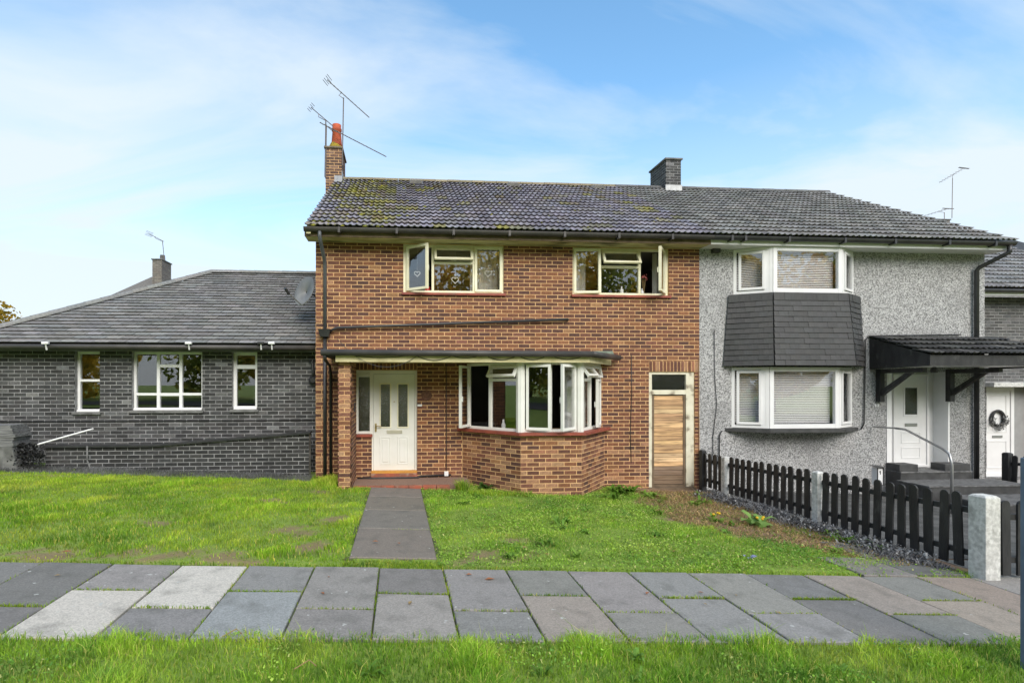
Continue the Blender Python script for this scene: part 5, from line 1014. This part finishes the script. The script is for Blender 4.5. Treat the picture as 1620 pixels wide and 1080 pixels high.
def blades(name, x, y, h, w_, colr, lean=.5, label=None, cat=None, zoff=0):
    n = len(x); z = gz(x, y) + zoff; a = rng.uniform(0, 2 * np.pi, n); b = rng.uniform(0, 2 * np.pi, n); ln_ = rng.uniform(.1, 1, n) * lean * h
    sx, sy = np.cos(a) * w_ / 2, np.sin(a) * w_ / 2; dx, dy = np.cos(b) * ln_, np.sin(b) * ln_
    P = np.zeros((n, 5, 3)); P[:, 0] = np.stack([x - sx, y - sy, z - .01], -1); P[:, 1] = np.stack([x + sx, y + sy, z - .01], -1)
    P[:, 2] = np.stack([x + sx * .8 + dx * .35, y + sy * .8 + dy * .35, z + h * .6], -1); P[:, 3] = np.stack([x - sx * .8 + dx * .35, y - sy * .8 + dy * .35, z + h * .6], -1); P[:, 4] = np.stack([x + dx, y + dy, z + h * (1 - .25 * lean * rng.uniform(0, 1, n))], -1)
    base = np.arange(n)[:, None] * 5; F = np.concatenate([base + np.array([[0, 1, 2]]), base + np.array([[0, 2, 3]]), base + np.array([[3, 2, 4]])], 0)
    C = np.repeat(colr[:, None, :], 5, 1); return soup(name, P.reshape(-1, 3), F, C.reshape(-1, 3), GRASSM, None, 'stuff', label, cat)
def palette(x, y, n, yel=.5, seed=1):
    A, Bc, Cc, D = lin(116, 154, 40), lin(156, 184, 58), lin(72, 116, 38), lin(186, 180, 94)
    f = np.clip(.5 + .5 * vnoise(x, y, 1.1, seed) + rng.normal(0, .22, n), 0, 1)[:, None]; c = A * (1 - f) + Bc * f
    g = np.clip(vnoise(x, y, 1.7, seed + 1) + rng.normal(0, .3, n), 0, 1)[:, None]; c = c * (1 - g * .75) + Cc * g * .75
    yl = np.clip(vnoise(x, y, 2.6, seed + 5) * 1.3 - .25 + rng.normal(0, .2, n), 0, 1)[:, None]; c = c * (1 - yl * .55) + lin(186, 194, 74) * yl * .55
    bl = np.clip(vnoise(x, y, 6.5, seed + 8) * 1.3 - .35 + rng.normal(0, .2, n), 0, 1)[:, None]; c = c * (1 - bl * .6) + lin(70, 112, 52) * bl * .6
    d = (rng.uniform(0, 1, n) < .07 + yel * .05)[:, None]; c = np.where(d, D, c); return c * rng.uniform(.7, 1.35, (n, 1)) * np.array([1.14, 1.1, 1.0])
def on_path(x, y): return (x > -.50) & (x < .385) & (y > -4.80) & (y < -.8)
def solid(x, y):
    ins = ((x > PX0 - .02) & (x < 1.32) & (y > -.84)) | ((x > PX0 - .03) & (x < PX1 + .02) & (y > PY - .03))
    bay_ = (y > -BD - .02) & (x > BX[0] + (BX[1] - BX[0]) * (-y / BD) - .03) & (x < BX[3] - (BX[3] - BX[2]) * (-y / BD) + .03)
    return ins | bay_ | (y > -.03) & (x > XL) | (y > RYW - .02)
# lawn either side of the path
n = 330000; x = rng.uniform(-9.6, 6.0, n); y = rng.uniform(-4.98, .0, n); d = dirt(x, y); tuft = vnoise(x, y, 4.5, 5)
keep = ~on_path(x + rng.normal(0, .012, n), y) & ~solid(x, y) & (rng.uniform(0, 1, n) > d * 1.05 - .03) & (rng.uniform(0, 1, n) < .72 + .3 * tuft)
x, y, d, tuft = x[keep], y[keep], d[keep], tuft[keep]; n = len(x)
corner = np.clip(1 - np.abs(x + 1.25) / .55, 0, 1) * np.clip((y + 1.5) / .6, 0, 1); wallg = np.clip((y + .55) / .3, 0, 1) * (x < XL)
left = sst((-.3 - x) / .6)
h = (rng.uniform(.012, .045, n) + .045 * np.clip(tuft, 0, 1) ** 1.5) * (1 - .6 * d) * (.75 + .45 * left) + corner * rng.uniform(.02, .11, n) + wallg * .035
edge_ = np.clip((y + 4.98) / .25, .35, 1); c = palette(x, y, n)
c = c * (1 + .28 * np.clip(tuft, -1, 1))[:, None] * (1 + .2 * vnoise(x, y, 11, 77))[:, None]; cool = np.array([.93, .97, 1.15]); c = np.where((x > .4)[:, None], c * (np.array([.92, .97, 1.3])), c)
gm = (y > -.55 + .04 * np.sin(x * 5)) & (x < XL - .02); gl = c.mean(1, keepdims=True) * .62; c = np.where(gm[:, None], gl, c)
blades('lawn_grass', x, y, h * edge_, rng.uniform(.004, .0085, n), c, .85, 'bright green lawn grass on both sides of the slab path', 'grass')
# clover and low weeds over the right hand lawn
def leaflets(name, x, y, z, s, colr, label, cat, tilt=.5):
    n = len(x); a = rng.uniform(0, 2 * np.pi, n); u = np.stack([np.cos(a), np.sin(a), rng.normal(0, tilt, n)], -1); v = np.stack([-np.sin(a), np.cos(a), rng.normal(0, tilt, n)], -1) * .7
    c = np.stack([x, y, z], -1); s_ = s[:, None]; P = np.stack([c - u * s_, c - v * s_, c + u * s_, c + v * s_], 1)
    F = np.arange(n * 4).reshape(n, 4); return soup(name, P.reshape(-1, 3), F, np.repeat(colr[:, None], 4, 1).reshape(-1, 3), LEAFM, None, 'stuff', label, cat)
n = 90000; x = rng.uniform(.38, 6.0, n); y = rng.uniform(-5.0, -.05, n); d = dirt(x, y); k2 = vnoise(x, y, 2.2, 9); dens = np.clip(.45 + .6 * k2, .08, 1)
keep = ~solid(x, y) & (rng.uniform(0, 1, n) > d) & (rng.uniform(0, 1, n) < dens); x, y = x[keep], y[keep]; n = len(x)
c = palette(x, y, n, .2, 21) * np.array([.85, .95, 1.5]); leaflets('clover', x, y, gz(x, y) + rng.uniform(.015, .05, n), rng.uniform(.006, .013, n), c, 'low clover and weeds across the lawn under the bay', 'clover')
# verge along the camera side of the footway
n = 120000; x = rng.uniform(-5.2, 6.6, n); y = rng.uniform(-7.4, -6.27, n); e = -6.36 + .05 * vnoise(x, y * 0, 3.5, 31) + .02 * np.sin(x * 17); t2 = vnoise(x, y, 5, 33)
keep = (y < e + rng.normal(0, .02, n)) & (rng.uniform(0, 1, n) < .8 + .3 * t2); x, y, t2 = x[keep], y[keep], t2[keep]; n = len(x)
h = (rng.uniform(.012, .065, n) + .085 * np.clip(t2, 0, 1) ** 1.4) * np.where(rng.uniform(0, 1, n) < .04, 1.7, 1); c = palette(x, y, n, .8, 41) * np.array([.92, 1.0, 1.15]) * (1 + .32 * t2)[:, None] * (1 + .18 * vnoise(x, y, 13, 78))[:, None]
blades('verge_grass', x, y, h, rng.uniform(.003, .0062, n), c, 1.0, 'long bright grass verge along the near side of the pavement', 'grass', .0)
n = 9000; x = rng.uniform(-5, 6.5, n); y = rng.uniform(-7.3, -6.4, n); keep = vnoise(x, y, 3, 51) > .35; x, y = x[keep], y[keep]; n = len(x)
leaflets('verge_weeds', x, y, gz(x, y) + rng.uniform(.03, .09, n), rng.uniform(.006, .012, n), palette(x, y, n, 0, 55) * np.array([.8, .95, 1.4]), 'small leafy weeds growing in the verge grass', 'weeds')
# moss and grass in the joints of the paving
jx, jy = [], []
for k in range(-7, 14):
    x0 = -.19 + .605 * k; far = .6 if k % 2 == 0 else .9
    if random.random() < .8: q = int(420 * random.uniform(.2, 1)); jx.append(rng.uniform(x0 + .05 * random.random(), x0 + .6, q)); jy.append(np.full(q, -5.03 - far) + rng.normal(0, .006, q))
    q = int(90 * random.uniform(0, 1)); jx.append(np.full(q, x0) + rng.normal(0, .004, q)); jy.append(rng.uniform(-6.5, -5.03, q))
q = 900; jx.append(rng.uniform(-.55, .45, q)); jy.append(rng.normal(-4.9, .05, q)); q = 160; jx.append(rng.uniform(-.1, .36, q)); jy.append(rng.normal(-3.66, .01, q)); q = 1500; jx.append(rng.uniform(-9, 5, q)); jy.append(rng.normal(-5.0, .025, q))
x = np.concatenate(jx); y = np.concatenate(jy); n = len(x); blades('joint_grass', x, y, rng.uniform(.022, .042, n), rng.uniform(.004, .008, n), palette(x, y, n, .4, 61) * .85, 1.2, 'tiny grass tufts growing in the joints of the paving slabs', 'grass')
# grey ground cover and dead stalks at the foot of the fence
n = 5200; t_ = rng.uniform(0, 1, n); y = -.7 - t_ * 4.1; x = FX - .08 - np.abs(rng.normal(0, .15, n)) * (1 + .5 * np.sin(y * 4.1)); n_ = vnoise(x, y, 5, 91); c = np.repeat(rng.uniform(.03, .62, (n, 1)) ** 1.3, 3, 1) * np.array([1, 1, 1.05])
blades('fence_ground_cover', x, y, rng.uniform(.03, .17, n) * (1 - .3 * t_) * (1 + .5 * n_), rng.uniform(.006, .014, n), c, 1.9, 'grey wiry ground cover along the foot of the picket fence', 'plants')
n = 15000; x = rng.uniform(4.0, 6, n); y = rng.uniform(-4.7, -.3, n); keep = dirt(x, y) > .3; x, y = x[keep], y[keep]; n = len(x)
c = lin(176, 152, 106) * rng.uniform(.4, 1.3, (n, 1)); g_m = rng.uniform(0, 1, n) < .2 + .3 * (vnoise(x, y, 3, 71) > .4); c = np.where(g_m[:, None], lin(116, 140, 60) * rng.uniform(.7, 1.1, (n, 1)), c)
blades('dry_litter', x, y, rng.uniform(.012, .05, n), rng.uniform(.006, .016, n), c * 1.15, 3.4, 'dry straw and sparse weeds on the bare soil near the fence', 'litter')
# broad leaved plants: each its own object
def rosette(name, label, x, y, nl, L, W_, colr, cat='plant', up=.5, group=None, flower=None):
    r = empty(name, x, y, G(x, y), label, cat, group); V, F, C = [], [], []
    for i in range(nl):
        a = random.uniform(0, 6.28); l = L * random.uniform(.5, 1); w_ = W_ * random.uniform(.6, 1); e = up * random.uniform(.4, 1.3); d_ = Vector((math.cos(a), math.sin(a), 0)); s_ = Vector((-d_.y, d_.x, 0)); c = np.array(colr) * random.uniform(.75, 1.25)
        o_ = Vector((random.gauss(0, L * .22), random.gauss(0, L * .22), 0)); pts = [o_, o_ + d_ * l * .35 + Vector((0, 0, l * e * .7)), o_ + d_ * l * .7 + Vector((0, 0, l * e)), o_ + d_ * l + Vector((0, 0, l * e * .8))]; ws = [.12, 1, .8, .05]; b = len(V)
        for p_, q in zip(pts, ws): V += [p_ + s_ * w_ * q / 2 + Vector((0, 0, .02 * q * L)), p_, p_ - s_ * w_ * q / 2 + Vector((0, 0, .02 * q * L))]
        for j in range(3):
            for k in (0, 1): F.append((b + j * 3 + k, b + j * 3 + k + 1, b + j * 3 + k + 4, b + j * 3 + k + 3))
        C += [c] * 12
    V = np.array([tuple(v) for v in V]); me_o = soup('leaves', V, np.array(F), np.array(C), LEAFM, None, None)
    me_o.parent = r; me_o.matrix_basis = T(0, 0, .0)
    if flower:
        m = MB()
        for i in range(3): fx_, fy_ = random.uniform(-.1, .1), random.uniform(-.1, .1); m.lathe([(.008, G(x, y) + .1), (.022, G(x, y) + .12), (.012, G(x, y) + .135)], x + fx_, y + fy_, 8)
        m.build('flowers', flower, r)
    return r
YEL = mat('yellow_petal', S(214, 176, 30), S(190, 150, 20), rough=.7)
GRN, LGR, DGR = lin(92, 128, 42), lin(120, 152, 60), lin(58, 88, 34)
for i, (x, y, nl, L, W_, c, lab) in enumerate([
    (3.98, -.75, 34, .30, .10, GRN, 'bushy green dock plant against the right foot of the bay'), (4.35, -.55, 26, .26, .09, GRN, 'green dock plant between the bay and the boarded door'), (4.55, -.95, 16, .2, .08, LGR, 'low leafy weed in front of the boarded door corner'), (3.7, -1.25, 18, .2, .08, GRN, 'leafy weed in the lawn just below the right splay of the bay'),
    (1.55, -.62, 16, .22, .07, DGR, 'dark leafy weed at the left foot of the bay'), (5.55, -.7, 10, .16, .06, LGR, 'small weed on bare soil beside the boarded door'), (5.0, -1.6, 10, .15, .06, LGR, 'pale weed in the middle of the bare soil'), (5.25, -1.35, 10, .17, .05, GRN, 'small green weed on the bare soil near the fence')]):
    rosette('leafy_weed', lab, x, y, nl, L, W_, c, group='broad leaved weeds')
rosette('dandelion_clump', 'broad pale leaves with yellow flowers at the edge of the bare soil', 5.1, -2.95, 14, .26, .13, lin(126, 160, 84), 'plant', .5, None, YEL)
rosette('dandelion_clump', 'yellow flowered weed in the grass beside the bare soil', 4.62, -2.75, 14, .18, .05, LGR, 'plant', .6, None, YEL)
rw_ = random.Random(5)
for i in range(34):
    if i < 12: x, y = rw_.uniform(4.3, 5.8), rw_.uniform(-4.2, -.5); lab, grp = 'small ragged weed growing on the bare soil by the fence', 'weeds on the bare soil'
    elif i < 24: x, y = rw_.uniform(.6, 4.0), rw_.uniform(-4.8, -1.4); lab, grp = 'flat leafy weed rosette in the lawn under the bay', 'weed rosettes in the lawn'
    else: x, y = rw_.uniform(-3.2, 4.2), rw_.uniform(-6.95, -6.5); lab, grp = 'leafy weed among the long grass of the verge', 'weeds in the verge'
    rosette('small_weed', lab, x, y, rw_.randint(9, 16), rw_.uniform(.09, .17) * (1 if i < 24 else .6), rw_.uniform(.025, .05) * (1 if i < 24 else .7), [GRN, LGR, lin(150, 150, 78) if i < 12 else GRN, lin(110, 148, 60)][rw_.randrange(4)], 'weed', rw_.uniform(.4, .9), grp)
for i in range(22):
    x, y = (rw_.uniform(-4, 5), rw_.uniform(-4.9, -3)) if i < 12 else (rw_.uniform(-3, 5), rw_.uniform(-6.3, -5.1)); zc = G(x, y) + (.05 if i < 12 else .024); s_ = rw_.uniform(.014, .032); a = rw_.uniform(0, 6.28); Wd = T(x, y, zc) @ RZ(a)
    m = MB(); m.add([Wd @ Vector(v) for v in ((-s_, 0, 0), (0, -s_ * .55, s_ * .3), (s_ * 1.2, 0, s_ * .1), (0, s_ * .55, s_ * .25))], [(0, 1, 2), (0, 2, 3)]); tag(m.build('small_leaf', [LEAFB, DRY][i % 2]), 'tiny dry leaf dropped on the lawn' if i < 12 else 'tiny dry leaf dropped on the paving slabs', 'leaf', 'dry leaves on the lawn' if i < 12 else 'dry leaves on the paving')
n = 2600; t_ = rng.uniform(0, 1, n); y = -.7 - t_ * 4.0; x = FX - .1 - np.abs(rng.normal(0, .2, n)); leaflets('fence_foot_leaves', x, y, gz(x, y) + rng.uniform(.01, .13, n), rng.uniform(.008, .02, n), np.repeat(rng.uniform(.06, .5, (n, 1)) ** 1.2, 3, 1), 'pale grey leaves tangled along the foot of the picket fence', 'plants', .8)
# tall grass tuft by the porch step
n = 420; a = rng.uniform(0, 6.28, n); rr = rng.uniform(0, .12, n); x = 1.12 + rr * np.cos(a); y = -.9 + rr * np.sin(a); blades('grass_tuft', x, y, rng.uniform(.1, .27, n), rng.uniform(.005, .009, n), palette(x, y, n, .2, 81), .9, 'tall grass tuft beside the porch step', 'grass')
n = 900; x = rng.uniform(1.2, 2.3, n); y = -1.05 - rng.uniform(0, .25, n); blades('wall_foot_grass', x, y, rng.uniform(.04, .13, n), rng.uniform(.005, .008, n), palette(x, y, n, .2, 83), .9, 'longer grass along the foot of the bay wall', 'grass')
# dark shrub beside the ramp
def leafcloud(name, label, c0, rad, nl, s, cols, cat, trunk=None, seed=3, lumps=8):
    r_ = np.random.default_rng(seed); t = empty(name, c0[0], c0[1], trunk[0] if trunk else c0[2] - rad[2], label, cat)
    L = r_.normal(0, .42, (lumps, 3)); L[:, 2] = np.abs(L[:, 2]) * .9 if not trunk else L[:, 2]; idx = r_.integers(0, lumps, nl); P = L[idx] + r_.normal(0, .26, (nl, 3)); P = P / np.maximum(1, np.linalg.norm(P, axis=1, keepdims=True)); c = np.array(c0) + P * np.array(rad)
    u = r_.normal(0, 1, (nl, 3)); u /= np.linalg.norm(u, axis=1, keepdims=True); v = np.cross(u, r_.normal(0, 1, (nl, 3))); v /= np.linalg.norm(v, axis=1, keepdims=True); sz = (s * r_.uniform(.6, 1.3, nl))[:, None]
    V = np.stack([c - u * sz, c - v * sz * .6, c + u * sz, c + v * sz * .6], 1).reshape(-1, 3) - np.array(WM[t.name].translation); cc = np.array(cols)[r_.integers(0, len(cols), nl)] * r_.uniform(.65, 1.3, (nl, 1))
    o = soup('crown' if trunk else 'leaves', V, np.arange(nl * 4).reshape(nl, 4), np.repeat(cc[:, None], 4, 1).reshape(-1, 3), TREEM if trunk else LEAFM, None, None); o.parent = t; o.matrix_basis = Matrix()
    if trunk:
        m = MB(); z0, r0 = trunk; m.tube([(c0[0], c0[1], z0 - .2), (c0[0] + .1, c0[1], (z0 + c0[2]) / 2), (c0[0], c0[1] + .1, c0[2])], [r0, r0 * .75, r0 * .4], 9)
        for i in range(7):
            e = Vector(c0) + Vector(tuple(L[i % lumps] * np.array(rad) * .9)); m.tube([(c0[0], c0[1], c0[2] - rad[2] * .5), (Vector(c0) + e) / 2 - Vector((0, 0, rad[2] * .2)), e], [r0 * .45, r0 * .3, r0 * .1], 6)
        m.build('trunk', mat('bark', S(84, 70, 58), S(60, 50, 42), rough=.95, scale=6, bump=.8, bscale=20), t)
    return t
q = P3(42, 728, -.15); leafcloud('dark_shrub', 'small dark ivy shrub at the low end of the ramp', (q[0], -.15, q[2]), (.38, .2, .32), 1500, .022, [(.02, .02, .02), (.045, .045, .045), (.012, .012, .012), (.09, .09, .09)], 'shrub', None, 4)
q = P3(8, 505, 16); leafcloud('autumn_tree', 'yellow autumn tree top showing beyond the bungalow roof', (q[0] - .9, 16, q[2] - 1.0), (1.9, 1.7, 2.0), 3500, .11, [lin(196, 156, 50), lin(170, 140, 44), lin(150, 130, 50)], 'tree', (.5, .16), 8, 10)
# trees across the road: the panes mirror them
for i, (x, y, hgt, rx_, c) in enumerate([(-27, -33, 13, 5.5, 0), (-17, -35, 14, 5.8, 1), (-8.5, -32, 12, 5.2, 0), (0, -35, 14, 5.6, 2), (8, -33, 13, 5.2, 0), (16.5, -35, 14, 5.8, 1), (25, -33, 13, 5.6, 0), (34, -35, 14, 5.8, 2), (44, -36, 15, 6.2, 1)]):
    pal_ = [[lin(226, 196, 84), lin(196, 180, 84), lin(238, 214, 120)], [lin(168, 176, 84), lin(196, 188, 90), lin(150, 160, 80)], [lin(220, 172, 84), lin(196, 160, 84), lin(232, 204, 116)]][c]
    lab = ['yellow tree across the road mirrored in the bungalow windows', 'olive green tree across the road mirrored in the front door glass', 'golden tree across the road mirrored in the bay casement', 'orange tree across the road mirrored in the upstairs panes', 'green autumn tree across the road opposite the rendered house', 'yellow tree across the road opposite the grey brick house', 'orange tree across the road furthest along the fence side', 'tall bronze tree across the road between two yellow trees', 'tall olive tree at the far end of the road'][i]
    leafcloud('roadside_tree', lab, (x, y, hgt * .55), (rx_, rx_ * .9, hgt * .5), 6500, .31, pal_, 'tree', (G(x, -10), .3), 20 + i, 12)
# fallen leaves and twigs
for i, (px, py, Y) in enumerate([(104, 871, -4.85), (774, 918, -5.3), (772, 920, -5.35)][:2]):
    z = 0
    x = ax(px, Y); s = .045; m = MB(); zc = G(x, Y) + (.05 if i == 0 else .02); m.add([(x - s, Y, zc), (x, Y - s * .6, zc + .012), (x + s * 1.2, Y, zc + .004), (x, Y + s * .6, zc + .01)], [(0, 1, 2), (0, 2, 3)]); tag(m.build('fallen_leaf', LEAFB), ['curled brown leaf lying in the grass beside the pavement', 'single brown leaf lying on the dark paving below the bay'][i], 'leaf')
for i, (px, py) in enumerate([(365, 1006), (480, 1052)]):
    Y = -6.42 if i == 0 else -6.8; x = ax(px, Y); z = G(x, Y) + .07; m = MB(); m.tube([(x - .05, Y - .02, z - .02), (x + .03, Y + .02, z + .01), (x + .08, Y - .03, z)], .004, 5); tag(m.build('twig', DRY), ['bent pale twig at the verge edge beside the pavement', 'straight pale twig lying in the verge grass'][i], 'twig')
x = ax(1186, -4.6); m = MB()
for k in range(9): q = Vector((x + random.uniform(-.06, .06), -4.62 + random.uniform(-.03, .03), G(x, -4.6) + .04 + random.uniform(0, .02))); m.quad(q, q + Vector((.03, .01, .02)), q + Vector((.035, .03, .005)), q + Vector((.0, .03, .01)))
tag(m.build('litter_scrap', mat('blue_scrap', S(80, 90, 150), S(160, 165, 190), rough=.6, scale=20)), 'crumpled blue scrap of litter in the lawn edge', 'litter')
